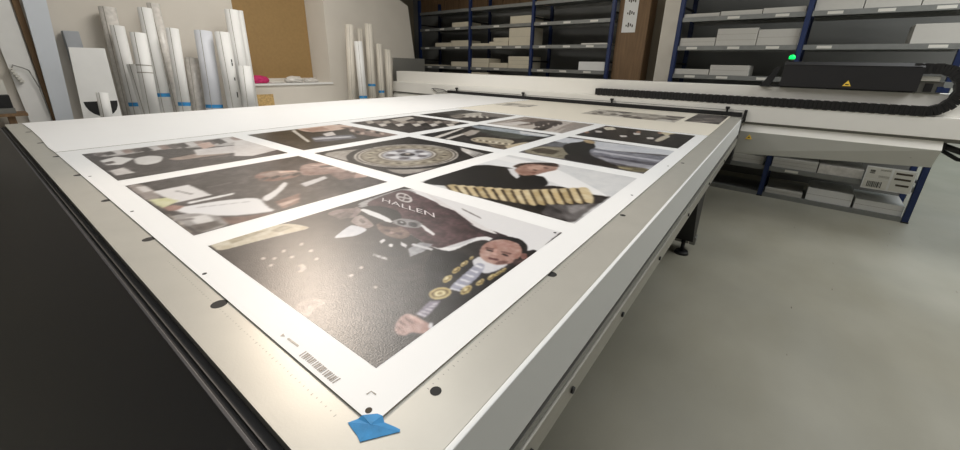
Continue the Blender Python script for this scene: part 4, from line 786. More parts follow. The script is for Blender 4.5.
# ------------------------------------------------------------------ sheets and printed photographs
ZT = .903
sh = empty('printed_sheet', (0, 0, .9)); tag(sh, 'big white sheet printed with a grid of twelve photographs on the table', 'printed sheet')
def slab(pts, z0, z1, m, name, root=None):
    k = MB(); k.prism(pts, 'z', z0, z1, m)
    i = k.mid(M['edge'])
    for j in range(2, len(k.mi)): k.mi[j] = i
    return k.build(name, root)
o = slab([(-.057, -.064), (-.050, -.066), (2.535, -.062), (2.535, 2.035), (-.062, 2.035)], .9003, ZT, M['paper'], 'paper_sheet', sh); o.location = (0, 0, -.9)
def parse(rows):
    for r, g, bl_, v in rows:
        yield (r, g, bl_), [(v[i] / 1e4, v[i + 1] / 1e4) for i in range(0, len(v), 2)]
def up(pts, z):
    n = len(pts); ar = sum(pts[i][0] * pts[(i + 1) % n][1] - pts[(i + 1) % n][0] * pts[i][1] for i in range(n))
    if ar < 0: pts = pts[::-1]
    return [(x, y, z) for x, y in pts]
def clip(pts, x0, y0, x1, y1):
    for ax, lim, sg in ((0, x0, 1), (0, x1, -1), (1, y0, 1), (1, y1, -1)):
        out = []
        for i in range(len(pts)):
            a = pts[i]; b = pts[(i + 1) % len(pts)]; da = (a[ax] - lim) * sg; db = (b[ax] - lim) * sg
            if da >= 0: out.append(a)
            if (da >= 0) != (db >= 0):
                t = da / (da - db); out.append((a[0] + (b[0] - a[0]) * t, a[1] + (b[1] - a[1]) * t))
        pts = out
        if len(pts) < 3: return []
    return pts
import numpy as np
def photo_material():
    m = bpy.data.materials.new('photo_ink'); m.use_nodes = True; nt = m.node_tree; p = nt.nodes['Principled BSDF']
    at = nt.nodes.new('ShaderNodeAttribute'); at.attribute_name = 'print_colour'; nt.links.new(at.outputs['Color'], p.inputs['Base Color'])
    p.inputs['Roughness'].default_value = .33; p.inputs['Specular IOR Level'].default_value = .62
    tc = nt.nodes.new('ShaderNodeTexCoord'); n = nt.nodes.new('ShaderNodeTexNoise'); n.inputs['Scale'].default_value = 330; n.inputs['Detail'].default_value = 3
    nt.links.new(tc.outputs['Object'], n.inputs['Vector']); bp = nt.nodes.new('ShaderNodeBump'); bp.inputs['Strength'].default_value = .7; bp.inputs['Distance'].default_value = .0005
    nt.links.new(n.outputs['Fac'], bp.inputs['Height']); nt.links.new(bp.outputs['Normal'], p.inputs['Normal']); return m
M['photo'] = photo_material()
def blur(a, s):
    r = int(s * 3) + 1; w = np.exp(-np.arange(-r, r + 1) ** 2 / (2 * s * s)); w /= w.sum()
    for ax in (0, 1):
        pad = [(0, 0)] * 3; pad[ax] = (r, r); p = np.pad(a, pad, mode='edge'); o = np.zeros_like(a)
        for i, q in enumerate(w): o += q * (p[i:i + a.shape[0]] if ax == 0 else p[:, i:i + a.shape[1]])
        a = o
    return a
def chaikin(p):      # rounds the corners of an outline
    for _ in range(2):
        q = []
        for i in range(len(p)):
            (ax, ay), (bx, by) = p[i], p[(i + 1) % len(p)]
            q += [(ax * .8 + bx * .2, ay * .8 + by * .2), (ax * .2 + bx * .8, ay * .2 + by * .8)]
        p = q
    return p
def photo(rect, bg, polys, root, label, oz=.9, cell=.004, soft=.8):
    x0, y0, x1, y1 = rect; nx = int((x1 - x0) / cell) + 1; ny = int((y1 - y0) / cell) + 1
    gx, gy = np.meshgrid(np.linspace(x0, x1, nx), np.linspace(y0, y1, ny), indexing='ij')
    im = np.zeros((nx, ny, 3)); im[:] = bg
    rs = np.random.RandomState(len(label) * 7 + nx)
    for c, pts in polys:
        if len(pts) >= 6: pts = chaikin(pts)
        ins = np.zeros((nx, ny), bool); n = len(pts)
        for i in range(n):
            (ax, ay), (bx, by) = pts[i], pts[(i + 1) % n]
            if ay == by: continue
            ins ^= ((ay > gy) != (by > gy)) & (gx < (bx - ax) * (gy - ay) / (by - ay) + ax)
        im[ins] = c
    im = blur(im, soft)
    no = blur(rs.randn(nx, ny, 1), 6.0); no /= no.std(); n2 = blur(rs.randn(nx, ny, 1), 2.0); n2 /= n2.std()
    im = im + np.clip(1 - im / 225.0, 0, 1) * (im + 12) * (.12 * no + .12 * n2)
    g_ = im.mean(2, keepdims=True); im = (g_ + (im - g_) * .85) * .97; im = im - 9 * np.clip(1 - im / 90, 0, 1)
    im = np.clip(im, 4, 245) / 255.0
    im = np.where(im <= .04045, im / 12.92, ((im + .055) / 1.055) ** 2.4)
    z = ZT + .0003
    v = np.stack([gx.ravel(), gy.ravel(), np.full(nx * ny, z)], 1)
    idx = np.arange(nx * ny).reshape(nx, ny); f = np.stack([idx[:-1, :-1], idx[1:, :-1], idx[1:, 1:], idx[:-1, 1:]], -1).reshape(-1, 4)
    me = bpy.data.meshes.new('photo_print'); me.from_pydata(v.tolist(), [], f.tolist())
    at = me.color_attributes.new('print_colour', 'FLOAT_COLOR', 'POINT')
    at.data.foreach_set('color', np.concatenate([im.reshape(-1, 3), np.ones((nx * ny, 1))], 1).ravel())
    me.materials.append(M['photo']); me.update()
    o = bpy.data.objects.new('photo_print', me); COL.objects.link(o); o.parent = root; o.location = (0, 0, -oz); o['label'] = label; return o
XS = [(0, .572), (.645, 1.213), (1.295, 1.865), (1.945, 2.475)]
YS = [(0, .578), (.662, 1.25), (1.336, 1.915)]
NAMES = {(0, 0): 'photo of a man in suit and gold chain beside uniformed men', (1, 0): 'photo of a bald man leaning over thick rope',
         (2, 0): 'photo of a dark figure on a quay by grey water', (3, 0): 'photo of a row of people in black', (0, 1): 'photo of hands holding papers',
         (1, 1): 'photo of a round engraved medallion', (2, 1): 'photo of a crowd along a quay', (3, 1): 'pale faded photo of a group',
         (0, 2): 'photo of blurred people in grey', (1, 2): 'photo of hands and a sleeve with stripes', (2, 2): 'dark photo of a crowd', (3, 2): 'dark grey photo of people by water'}
for (i, j), (bg, s) in ART.items():
    photo((XS[i][0], YS[j][0], XS[i][1], YS[j][1]), bg, parse(s), sh, NAMES[(i, j)], cell=(.0018 if i + j == 0 else .003), soft=(.9 if i + j == 0 else 1.1))
# lettering on the roof in the big photograph
def lettering(txt, p, e, h, z, m, name, root, oz):
    cu = bpy.data.curves.new(name, 'FONT'); cu.body = txt; cu.size = 1
    t = bpy.data.objects.new(name, cu); COL.objects.link(t)
    dg = bpy.context.evaluated_depsgraph_get(); me = bpy.data.meshes.new_from_object(t.evaluated_get(dg)); bpy.data.objects.remove(t)
    xs = [v.co.x for v in me.vertices]; ys = [v.co.y for v in me.vertices]; w = max(xs) - min(xs); hh = max(ys) - min(ys)
    for v in me.vertices:
        a = (v.co.x - min(xs)) / w; b = (v.co.y - min(ys)) / hh
        q = Vector(p) + Vector(e) * a + Vector(h) * b; v.co = (q.x, q.y, q.z + z)
    me.materials.clear(); me.materials.append(m)
    o = bpy.data.objects.new(name, me); COL.objects.link(o); o.parent = root; o.location = (0, 0, -oz); return o
(a, b, c) = ROOF_TEXT
lettering('HALLEN', (a[0], a[1], ZT), (b[0] - a[0], b[1] - a[1], 0), (.022, .024, 0), .0018, ink((200, 194, 196)), 'roof_lettering', sh, .9)
mk_ = list(parse(MARKS))
for nm, rows in (('barcode', mk_[:20]), ('triangle_mark', mk_[20:21]), ('text_line', mk_[21:22]), ('corner_mark', mk_[22:])):
    k = MB()
    for c, pts in rows: k.face(up(pts, ZT + .0004), ink(c))
    o = k.build(nm, sh); o.location = (0, 0, -.9)
for i, (x, y) in enumerate(DOTS):
    k = MB(); r = .0042 if i == 0 else .004; k.cyl((x, y, ZT - .0005), (x, y, ZT + .0004), r, M['hole' if i == 0 else 'black'], 14); o = k.build('registration_dot', sh); o.location = (0, 0, -.9)

bl = slab([(x, y) for x, y in SHEET2_EDGE[:0]] + [(-.062, 2.039), (3.93, 2.038), (3.93, 3.325), (2.3, 3.315), (.5, 3.25), (-.06, 3.205)] + [(x, y) for x, y in SHEET2_EDGE[:-1]], .9003, ZT + .0006, M['blank'], 'blank_sheet')
tag(bl, 'plain white unprinted sheet along the wall side of the table', 'sheet')
fs = empty('second_printed_sheet', (2.6, 0, .9)); tag(fs, 'cream sheet with photographs at the beam end of the table', 'printed sheet')
o = slab([(2.539, -.062), (3.925, -.062), (3.925, 2.035), (2.539, 2.035)], .9003, ZT, M['far'], 'paper_sheet', fs); o.location = (-2.6, 0, -.9)
def rnd_art(x0, y0, x1, y1, cols, n):
    for i in range(n):
        x = random.uniform(x0, x1); y = random.uniform(y0, y1); w = random.uniform(.03, .14); h = random.uniform(.02, .07); a = random.uniform(-.5, .5)
        yield cols[i % len(cols)], [(x + w * math.cos(t * PI / 4) * math.cos(a) - h * math.sin(t * PI / 4) * math.sin(a), y + w * math.cos(t * PI / 4) * math.sin(a) + h * math.sin(t * PI / 4) * math.cos(a)) for t in range(8)]
def photo2(rect, bg, cols, n, label):
    o = photo(rect, bg, rnd_art(*rect, cols, n), fs, label); o.location = (-2.6, 0, -.9)
photo2((3.20, -.045, 3.90, .20), (64, 58, 58), [(90, 82, 80), (44, 40, 40), (120, 108, 104)], 14, 'dark photo at the right rail')
photo2((3.06, .24, 3.52, 1.02), (176, 168, 156), [(120, 112, 104), (206, 200, 190), (84, 76, 72), (150, 140, 130)], 36, 'busy photo in pale greys')
photo2((3.10, 1.62, 3.40, 2.0), (214, 206, 192), [(130, 122, 112), (196, 188, 176)], 16, 'pale photo at the far corner')

# blue tape: lies on the bed and folds up over the sheet's corner
k = MB(); ctr = (-.0590, -.0650)
def tz(x, y): return ZT + .0005 if (x > -.060 and y > -.070) else .9006
n = len(TAPE)
for i in range(n):
    a_, b_ = TAPE[i], TAPE[(i + 1) % n]
    A3 = (a_[0], a_[1], tz(*a_)); B3 = (b_[0], b_[1], tz(*b_)); C3 = (ctr[0], ctr[1], ZT + .0009)
    nrm = (Vector(B3) - Vector(A3)).cross(Vector(C3) - Vector(A3))
    k.face([A3, B3, C3] if nrm.z > 0 else [B3, A3, C3], M['tape'])
o = k.build('blue_tape'); sd = o.modifiers.new('s', 'SOLIDIFY'); sd.thickness = .0004; sd.offset = 1
tag(o, 'torn piece of blue masking tape over the near corner of the printed sheet', 'tape')

# ------------------------------------------------------------------ gantry
gy = empty('printer_gantry', (4.1, 1.2, 0)); G0 = Vector((4.1, 1.2, 0))
tag(gy, 'long white printer beam crossing the far end of the table with black carriage', 'printer gantry')
gp = lambda k, name, label=None: part(k, name, gy, G0, label)
k = MB(); k.box((4.035, -2.4, 1.01), (4.26, 4.58, 1.170), M['beam'], bev=.003); gp(k, 'upper_beam')
k = MB(); k.box((3.975, -2.4, .862), (4.26, 4.70, 1.01), M['beam'], bev=.003); gp(k, 'main_beam')
k = MB(); k.box((4.02, -2.3, .83), (4.2, 4.64, .862), M['steel']); gp(k, 'beam_recess')
k = MB()
yl, yr = 4.64, -1.412
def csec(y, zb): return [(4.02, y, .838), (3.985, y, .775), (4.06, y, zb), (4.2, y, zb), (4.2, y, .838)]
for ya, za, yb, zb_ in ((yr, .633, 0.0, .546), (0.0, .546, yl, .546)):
    a_, b_ = csec(ya, za), csec(yb, zb_); i0 = len(k.v); k.v += a_ + b_; kk = k.mid(M['beam']); kg = k.mid(M['beam_shade'])
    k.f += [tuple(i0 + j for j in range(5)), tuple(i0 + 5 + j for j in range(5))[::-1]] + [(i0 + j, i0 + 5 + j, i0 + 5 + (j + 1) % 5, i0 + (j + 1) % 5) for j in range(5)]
    k.mi += [kg, kg, kk, kg, kg, kk, kk]; k.sm += [False] * 7  # sloping face, underside and ends take the painted-shade coat
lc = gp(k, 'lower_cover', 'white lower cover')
for y, z in ((-.58, .735), (-.9, .725), (-1.28, .70)):
    k = MB(); k.cyl((3.985 + (.775 - z) * .55, y, z), (3.981 + (.775 - z) * .55, y, z), .007, M['steel'], 10); k.build('screw', lc)
def tri_sign(x, y, z, s, root, org):
    k = MB(); k.prism([(y - s, z - s * .8), (y + s, z - s * .8), (y, z + s * .9)], 'x', x - .0015, x, M['yellow']); o = part(k, 'warning_triangle', root, org, 'yellow warning triangle')
    k2 = MB(); k2.prism([(y - s * .45, z - s * .45), (y + s * .35, z - s * .45), (y + s * .1, z - s * .1), (y, z + s * .4), (y - s * .12, z - s * .1)], 'x', x - .0022, x - .0015, M['black']); o2 = k2.build('warning_symbol', o)
tri_sign(3.995, -.232, .728, .026, gy, G0)
for y in (4.3, 1.6):
    k = MB(); k.box((4.02, y - .2, 0), (4.2, y + .2, .64), M['beam'], bev=.004); gp(k, 'pedestal')
k = MB(); k.cyl((4.1, -1.415, .80), (4.1, -1.44, .80), .05, M['dark'], 16); k.tube([(4.1, -1.43, .80), (4.1, -1.52, .77), (4.13, -1.66, .73), (4.2, -1.8, .74)], .022, M['dark']); k.tube([(4.14, -1.43, .77), (4.16, -1.55, .70), (4.2, -1.75, .68)], .014, M['gap']); gp(k, 'cable_run', 'black cables at the end of the lower cover')
# e-chain: straight run, loop, return run into the carriage
k = MB(); cz, cy, rad = 1.193, -1.24, .148
path = []; y = 1.24
while y > cy: path.append((y, cz - rad, 0)); y -= .028
for i in range(15): a = -PI / 2 + PI * i / 14; path.append((cy - rad * math.cos(a), cz + rad * math.sin(a), a + PI / 2))
y = cy + .028
while y < -1.12: path.append((y, cz + rad, PI)); y += .028
for i, (y, z, a) in enumerate(path):
    T = Matrix.Translation((4.0, y, z)) @ Matrix.Rotation(-a, 4, 'X')
    h = .036 if i % 2 else .033
    w = .033 if i % 2 else .030
    k.box((-w, -.0165, -h), (w, .0165, h), M['chain'], T)
    k.box((-w - .002, -.004, -h * .7), (w + .002, .004, h * .7), M['gap'], T)
gp(k, 'energy_chain', 'black plastic cable chain')
# carriage
k = MB(); k.prism([(3.955, 1.182), (3.955, 1.350), (3.985, 1.378), (4.27, 1.378), (4.27, 1.182)], 'y', -.352, -1.165, M['box']); ca = gp(k, 'print_carriage', 'black print carriage cover')
k = MB(); k.box((3.975, -1.15, 1.172), (4.27, -.36, 1.182), M['gap']); k.build('carriage_base', ca)
k = MB(); k.box((3.953, -1.15, 1.350), (3.957, -.36, 1.354), M['gap']); k.build('lid_seam', ca)
k = MB(); k.prism([(-.30, 1.335), (-.335, 1.335), (-.285, 1.175), (-.215, 1.175)], 'x', 3.97, 4.22, M['dark']); k.build('end_shield', ca)
k = MB(); k.cyl((4.1, -.39, 1.378), (4.1, -.39, 1.40), .020, M['dark'], 16); bs = k.build('beacon_base', ca)
k = MB(); bmx = bmesh.new(); bmesh.ops.create_uvsphere(bmx, u_segments=16, v_segments=10, radius=.023); k.bm(bmx, M['green'], Matrix.Translation((4.1, -.39, 1.412)), True); o = k.build('green_light', ca)
k = MB(); s = .026; y, z, x = -.775, 1.222, 3.9545
k.prism([(y - s, z - s * .8), (y + s, z - s * .8), (y - s * .1, z + s * .9)], 'x', x - .0015, x, M['yellow']); o = k.build('warning_triangle', ca); o['label'] = 'yellow warning triangle'
k = MB(); k.box((x - .002, y - .011, z - .013), (x - .0015, y + .010, z - .005), M['black']); k.build('warning_symbol', ca)
k = MB(); k.box((4.02, -1.30, 1.171), (4.18, -1.17, 1.255), M['steel'], bev=.006); k.box((4.0, -1.27, 1.255), (4.2, -1.165, 1.29), M['label'], bev=.006); k.box((4.0, -1.245, 1.18), (4.018, -1.205, 1.24), M['dark']); k.box((4.0, -1.30, 1.18), (4.018, -1.27, 1.22), M['blue']); k.build('carriage_motor', ca)
# front brush bar + rod on the table end
k = MB(); k.box((3.940, -.14, .904), (3.960, 3.41, .940), M['dark']); k.box((3.9605, -.14, .906), (3.9735, 3.41, .915), M['dark']); bar = gp(k, 'front_bar', 'black bar close above the table')
k = MB(); k.box((3.952, -.175, .86), (3.972, -.152, .965), M['dark'], bev=.003); k.build('bar_end', bar)
k = MB(); k.cyl((3.945, -.15, .958), (3.945, 3.36, .950), .0025, M['steel'], 8); k.build('tension_rod', bar)
for y in (3.24, 2.16, 1.05, -.02):
    k = MB(); k.box((3.936, y - .008, .93), (3.954, y + .008, .972), M['dark'], bev=.002); k.box((3.93, y - .016, .965), (3.96, y + .016, .985), M['dark'], bev=.004); k.build('clamp', bar)
k = MB(); k.tube([(3.955, 3.42, .915), (3.955, 3.50, .945), (3.955, 3.66, .952), (3.955, 3.73, .945)], .004, M['gap'])
k.tube([(3.955, 3.42, .925), (3.955, 3.52, .905), (3.955, 3.62, .900), (3.955, 3.68, .93), (3.955, 3.72, .95)], .004, M['gap']); gp(k, 'beam_cable', 'black cable at the beam end')

# ------------------------------------------------------------------ racks
RA = math.radians(-4); RO = Vector((4.798, -.479, 0))
def rack(name, label, posts, levels, depth=.5, top=2.4, bottom=0.0):
    r = empty(name, RO, RA); tag(r, label, 'shelving rack')
    for s in posts:
        for dx in (0, depth):
            k = MB(); k.box((dx - .02, s - .022, bottom), (dx + .02, s - .017, top), M['blue']); k.box((dx - .02, s - .022, bottom), (dx - .015, s + .022, top), M['blue']); k.box((dx - .02, s + .017, bottom), (dx + .02, s + .022, top), M['blue'])
            k.box((dx - .026, s - .026, 0), (dx + .024, s + .026, .012), M['dark']); k.build('post', r)
        for z in (.35, .95, 1.35, 1.95):
            k = MB(); k.box((.02, s - .006, z), (depth - .02, s + .006, z + .02), M['dark']); k.build('cross_brace', r)
    for z in levels:
        for s0, s1 in zip(posts, posts[1:]):
            k = MB(); k.box((-.012, s0 + .024, z - .045), (-.006, s1 - .024, z), M['shelf']); k.box((-.006, s0 + .024, z - .008), (depth, s1 - .024, z), M['shelf'])
            k.box((depth - .006, s0 + .024, z - .045), (depth, s1 - .024, z - .008), M['shelf']); sf = k.build('shelf', r)
            if z < 2.0:
                for t in (.2, .52, .82):
                    if random.random() < .85 and 0.2 < z:
                        k = MB(); c = s0 + (s1 - s0) * (t + random.uniform(-.03, .03)); k.box((-.0135, c - .055, z - .035), (-.012, c + .055, z - .010), M['label']); k.build('shelf_label', sf)
    return r
rack('storage_rack', 'three-bay blue and grey storage rack behind the beam on the left', [1.99, 3.19, 4.43, 5.70], [.35, .85, 1.255, 1.582, 1.888, 2.16], top=2.36)
rack('storage_rack', 'two-bay blue and grey storage rack behind the carriage on the right', [-1.075, .045, 1.185], [.045, .335, .65, .95, 1.245, 1.548, 1.845, 2.2], top=2.5)
Trk = Matrix.Translation(RO) @ Matrix.Rotation(RA, 4, 'Z')
def rbox(name, label, s0, s1, z, h, m, cat='box', dep=.32, x0=.012, tw=0.0, group=None, seams=0):
    c = (s0 + s1) / 2; w = (s1 - s0) / 2
    k = MB(); k.box((0, -w, 0), (dep, w, h), M[m], bev=.003)
    if cat == 'box':
        k.box((.02, -.002, h), (dep - .02, .002, h + .0006), M['edge'])
    for i in range(seams):
        zz = h * (i + 1) / (seams + 1); k.box((-.0006, -w + .003, zz - .001), (0, w - .003, zz + .001), M['edge'])
    o = k.build(name); p = Trk @ Vector((x0, c, z + .0005)); o.location = p; o.rotation_euler = (0, 0, RA + tw)
    return tag(o, label, cat, group)
C1 = 'cream cardboard box '
GB = 'boxes on the left rack'; GR = 'boxes and stacks on the right rack'
LB = [
 ('cream box alone on the upper shelf of the left rack left bay', 4.489, 4.87, 1.888, .075, 'carton', 0),
 ('low cream box on the middle shelf of the left bay, furthest left', 4.905, 5.30, 1.582, .065, 'carton', 0),
 ('taller cream box beside the post on the middle shelf of the left bay', 4.485, 4.892, 1.582, .095, 'carton', 0),
 ('cream box on the lower shelf of the left rack left bay', 4.492, 4.894, 1.255, .08, 'carton', 0),
 ('cream box on the upper shelf of the middle bay beside the post', 3.228, 3.617, 1.888, .105, 'carton', 0),
 ('flat cream box on the middle shelf of the middle bay, left end', 4.03, 4.40, 1.582, .042, 'carton', 0),
 ('cream box under another on the middle shelf of the middle bay', 3.64, 4.022, 1.582, .062, 'carton', 0),
 ('tallest cream box on the middle shelf of the middle bay', 3.222, 3.627, 1.582, .25, 'carton', 1),
 ('cream box on the lower shelf of the middle bay, left end', 4.026, 4.40, 1.255, .138, 'carton', 1),
 ('low cream box between two taller ones on the lower shelf, middle bay', 3.632, 4.007, 1.255, .072, 'carton', 0),
 ('tall cream box on the lower shelf of the middle bay, right end', 3.232, 3.623, 1.255, .172, 'carton', 2),
 ('white box on the lower shelf of the left rack right bay', 2.03, 2.406, 1.255, .11, 'roll', 0),
]
for lb, s0, s1, z, h, m, sm in LB: rbox('storage_box', lb, s0, s1, z, h, m, group=GB, seams=sm)
rbox('storage_box', 'small cream box on top of another on the middle shelf, middle bay', 3.634, 3.937, 1.6446, .055, 'carton', group=GB)
rbox('storage_box', 'cream box showing its top just above the beam in the middle bay', 4.03, 4.40, .85, .32, 'carton', group=GB)
rbox('board_sheet', 'thin white board lying on the middle shelf of the right bay', 2.03, 2.409, 1.582, .018, 'label', cat='board', x0=.03)
rbox('board_sheet', 'flat pale sheet on the lower shelf at the far left of the left rack', 5.25, 5.66, 1.255, .02, 'carton', cat='board', x0=.03)
RB = [
 ('thin paper stack on the top visible shelf left bay, nearest the pale post', .806, 1.155, 1.845, .036, 'carton2', 0),
 ('middle paper stack of three on the top visible shelf left bay', .427, .796, 1.845, .044, 'carton2', 0),
 ('paper stack beside the blue middle post on the top visible shelf', .076, .420, 1.845, .05, 'carton2', 0),
 ('low grey stack on the second shelf nearest the pale post', .796, 1.152, 1.548, .085, 'carton2', 1),
 ('tall grey-white stack in the middle of the second shelf', .419, .789, 1.548, .170, 'carton2', 2),
 ('tall grey-white stack beside the blue middle post on the second shelf', .076, .413, 1.548, .150, 'carton2', 1),
 ('low stack on the third shelf nearest the pale post', .798, 1.156, 1.245, .058, 'carton2', 0),
 ('taller stack on the third shelf left bay', .422, .790, 1.245, .105, 'carton2', 1),
 ('large pale box on the top visible shelf just right of the middle post', -.322, .015, 1.845, .13, 'carton2', 0),
 ('large pale box in the middle of the top visible shelf, right bay', -.676, -.328, 1.845, .125, 'carton2', 0),
 ('large pale box at the right end of the top visible shelf', -1.04, -.682, 1.845, .12, 'carton2', 0),
 ('wide pale box on the second shelf above the black carriage end', -1.04, -.690, 1.548, .155, 'carton2', 0),
]
for lb, s0, s1, z, h, m, sm in RB: rbox('paper_stack', lb, s0, s1, z, h, m, group=GR, seams=sm, cat='paper stack')
LO = [
 ('paper pack on the low middle shelf next to the blue centre post', -.36, .012, .335, .10, 'carton2', 2, .42),
 ('plastic wrapped pack on the low middle shelf behind the label card', -.70, -.37, .335, .09, 'wrap', 0, .42),
 ('flat pack on the bottom shelf beside the blue centre post', -.31, .008, .045, .055, 'carton2', 1, .45),
 ('thick wrapped white pack in the middle of the bottom shelf', -.69, -.34, .045, .13, 'roll', 1, .42),
 ('white paper pack at the right end of the bottom shelf', -1.045, -.71, .045, .10, 'roll', 1, .42),
 ('long white pack on the low middle shelf left of the centre post', .09, .48, .335, .085, 'carton2', 1, .42),
]
for lb, s0, s1, z, h, m, sm, dep in LO: rbox('paper_pack', lb, s0, s1, z, h, m, dep=dep, group='packs on the low shelves of the right rack', seams=sm, cat='paper pack')
# hanging label card on the low shelf front
card = empty('label_card', tuple(Trk @ Vector((-.03, -.87, .27)))); card.rotation_euler = (0, 0, RA); tag(card, 'white card with shipping labels and barcodes hanging on the low rack shelf', 'card')
k = MB(); k.box((-.004, -.165, 0), (0, .165, .215), M['roll'], bev=.001); k.build('card_panel', card)
for (y0, y1, z0, z1) in [(-.005, .155, .10, .205), (-.005, .155, .01, .095), (-.155, -.02, .01, .2)]:
    k = MB(); k.box((-.005, y0, z0), (-.0042, y1, z1), M['label']); k.build('shipping_label', card)
k = MB()
y = .13
while y > .03:
    w = random.choice((.003, .006, .009)); k.box((-.0058, y - w, .02), (-.0051, y, .075), M['black']); y -= w + .005
k.build('barcode', card)
k = MB()
for z in (.15, .155, .165, .17, .175, .18): k.box((-.0058, .10, z - .0015), (-.0051, .135, z + .0015), M['black'])
k.build('square_code_bars', card)
for z in (.165, .115, .06):
    k = MB(); k.box((-.0058, -.14, z), (-.0051, -.035 - .02 * (z < .1), z + .018), M['hole']); k.build('text_block', card)
for z in (.19, .182, .13, .12):
    k = MB(); k.box((-.0058, .0, z), (-.0051, .07, z + .002), M['hole']); k.build('text_line', card)
# small printed notice on the timber column
nt_ = empty('wall_notice', (5.018, 1.32, 1.72)); tag(nt_, 'narrow white notice with dark marks on the timber column', 'notice')
k = MB(); k.box((-.003, -.085, 0), (0, .085, .5), M['roll']); k.build('notice_sheet', nt_)
k = MB()
for z in (.06, .2, .34):
    for j in range(4): k.box((-.004, -.05 + j * .025, z + .01 * (j % 2)), (-.0031, -.035 + j * .025, z + .03 + .012 * (j % 3)), M['hole'])
k.build('notice_marks', nt_)

# ------------------------------------------------------------------ rolls, boards and odds and ends by the left wall
def roll(name, label, b, t, r, m, tape=None, dy=0.0, inner=.8, group='paper rolls standing along the left wall', cat='paper roll', marks=False):
    b = Vector((b[0], b[1], .6855 + r * .06)); t = Vector(t)
    a = (t - b).normalized(); L = (t - b).length
    e = empty(name, tuple(b)); tag(e, label, cat, group)
    k = MB(); k.cyl((0, 0, 0), tuple(a * L), r, M[m], 28, inner=r * inner, mcap=M['hole'])
    u = a.cross(Vector((0, 1, 0))).normalized(); f = u.cross(a).normalized()
    if f.y > 0: f = -f
    d = (f * .8 + u * .6).normalized(); w = a.cross(d).normalized()
    p = d * (r + .0012)
    k.face([tuple(p - w * .002), tuple(p + w * .002), tuple(p + w * .002 + a * L), tuple(p - w * .002 + a * L)], M['edge'])
    k.build('tube', e)
    for z in (tape or ()):
        q = (z - b.z) / a.z
        k = MB(); k.cyl(tuple(a * q), tuple(a * (q + .035)), r * 1.012, M['tape'], 28, cap=False); o = k.build('tape_band', e); o['label'] = 'blue tape band'
    if marks:
        k = MB(); d2 = (f * .95 - u * .3).normalized(); w2 = a.cross(d2).normalized()
        for q in (.25, .28, .45, .62, .66): 
            p = d2 * (r + .0012) + a * (L * q); k.face([tuple(p - w2 * .006), tuple(p + w2 * .006), tuple(p + w2 * .006 + a * .03), tuple(p - w2 * .006 + a * .03)], M['black'])
        k.build('printed_marks', e)
    return e
PR = 'paper_roll'
roll(PR, 'tall plastic-wrapped white roll at the left of the group on the bench', (.714, 4.623), (.763, 4.680, 1.707), .0612, 'wrap')
roll(PR, 'white roll just right of the tall wrapped roll, with a dark seam', (.728, 4.453), (.760, 4.500, 1.547), .0506, 'roll', [.85])
roll(PR, 'short grey-white roll in front between two taller rolls', (.760, 4.276), (.758, 4.330, 1.225), .0408, 'roll')
e = roll(PR, 'thick roll with a cap band near its top', (.761, 4.122), (.816, 4.170, 1.485), .0541, 'roll')
k = MB(); b0 = Vector(e.location); a0 = (Vector((.816, 4.170, 1.485)) - b0).normalized()
for q, h in ((.47, .006), (.53, .007)): k.cyl(tuple(a0 * q), tuple(a0 * (q + h)), .0552, M['edge'], 28, cap=False)
k.build('cap_band', e)
roll(PR, 'tallest smooth white roll with blue tape low down', (.951, 4.456), (.988, 4.500, 1.718), .0529, 'roll', [.925])
roll(PR, 'tall wrapped roll behind the tallest smooth roll', (1.098, 4.625), (1.108, 4.680, 1.782), .0505, 'wrap')
roll(PR, 'slender white roll with blue tape at its foot', (1.054, 4.284), (1.116, 4.330, 1.549), .0492, 'roll', [.845])
roll(PR, 'small short white roll in front of the board with black shapes', (.435, 4.031), (.462, 4.060, 1.008), .0378, 'roll')
roll(PR, 'wide bluish roll with blue tape at its foot', (1.368, 4.454), (1.425, 4.500, 1.555), .0771, 'roll3', [.79])
roll(PR, 'white roll with small printed marks right of the bluish roll', (1.506, 4.284), (1.534, 4.330, 1.546), .0658, 'roll', marks=True)
roll(PR, 'tall white roll standing against the left edge of the brown niche', (1.706, 4.457), (1.729, 4.500, 1.784), .0655, 'roll')
roll(PR, 'short white roll in front of the niche, rightmost of the left group', (1.579, 4.117), (1.627, 4.170, 1.221), .0587, 'roll')
roll(PR, 'narrow tall roll half hidden behind the roll at the niche edge', (1.845, 4.60), (1.866, 4.64, 1.80), .036, 'roll')
roll('wrapped_bundle', 'bundle in crumpled clear plastic behind the slender roll', (1.270, 4.621), (1.330, 4.680, 1.291), .0596, 'wrap', cat='bundle', inner=.5, group=None)
roll(PR, 'cream roll, leftmost of the right-hand group', (3.091, 4.456), (3.179, 4.500, 1.762), .0560, 'roll2')
roll(PR, 'thin cream roll peeping out behind in the right-hand group', (3.414, 4.626), (3.481, 4.680, 1.742), .0400, 'roll2')
roll(PR, 'white roll with low blue tape in front of the right-hand group', (3.159, 4.284), (3.174, 4.330, 1.552), .0540, 'roll', [.81])
roll(PR, 'tallest cream roll of the right-hand group with blue tape', (3.443, 4.457), (3.496, 4.500, 1.802), .0530, 'roll2', [.955])
roll(PR, 'thin cream roll with blue tape, second from the right', (3.617, 4.456), (3.656, 4.500, 1.547), .0420, 'roll2', [.855])
roll(PR, 'short grey roll, rightmost of the right-hand group beside the beam', (3.766, 4.455), (3.818, 4.500, 1.477), .0490, 'roll2')

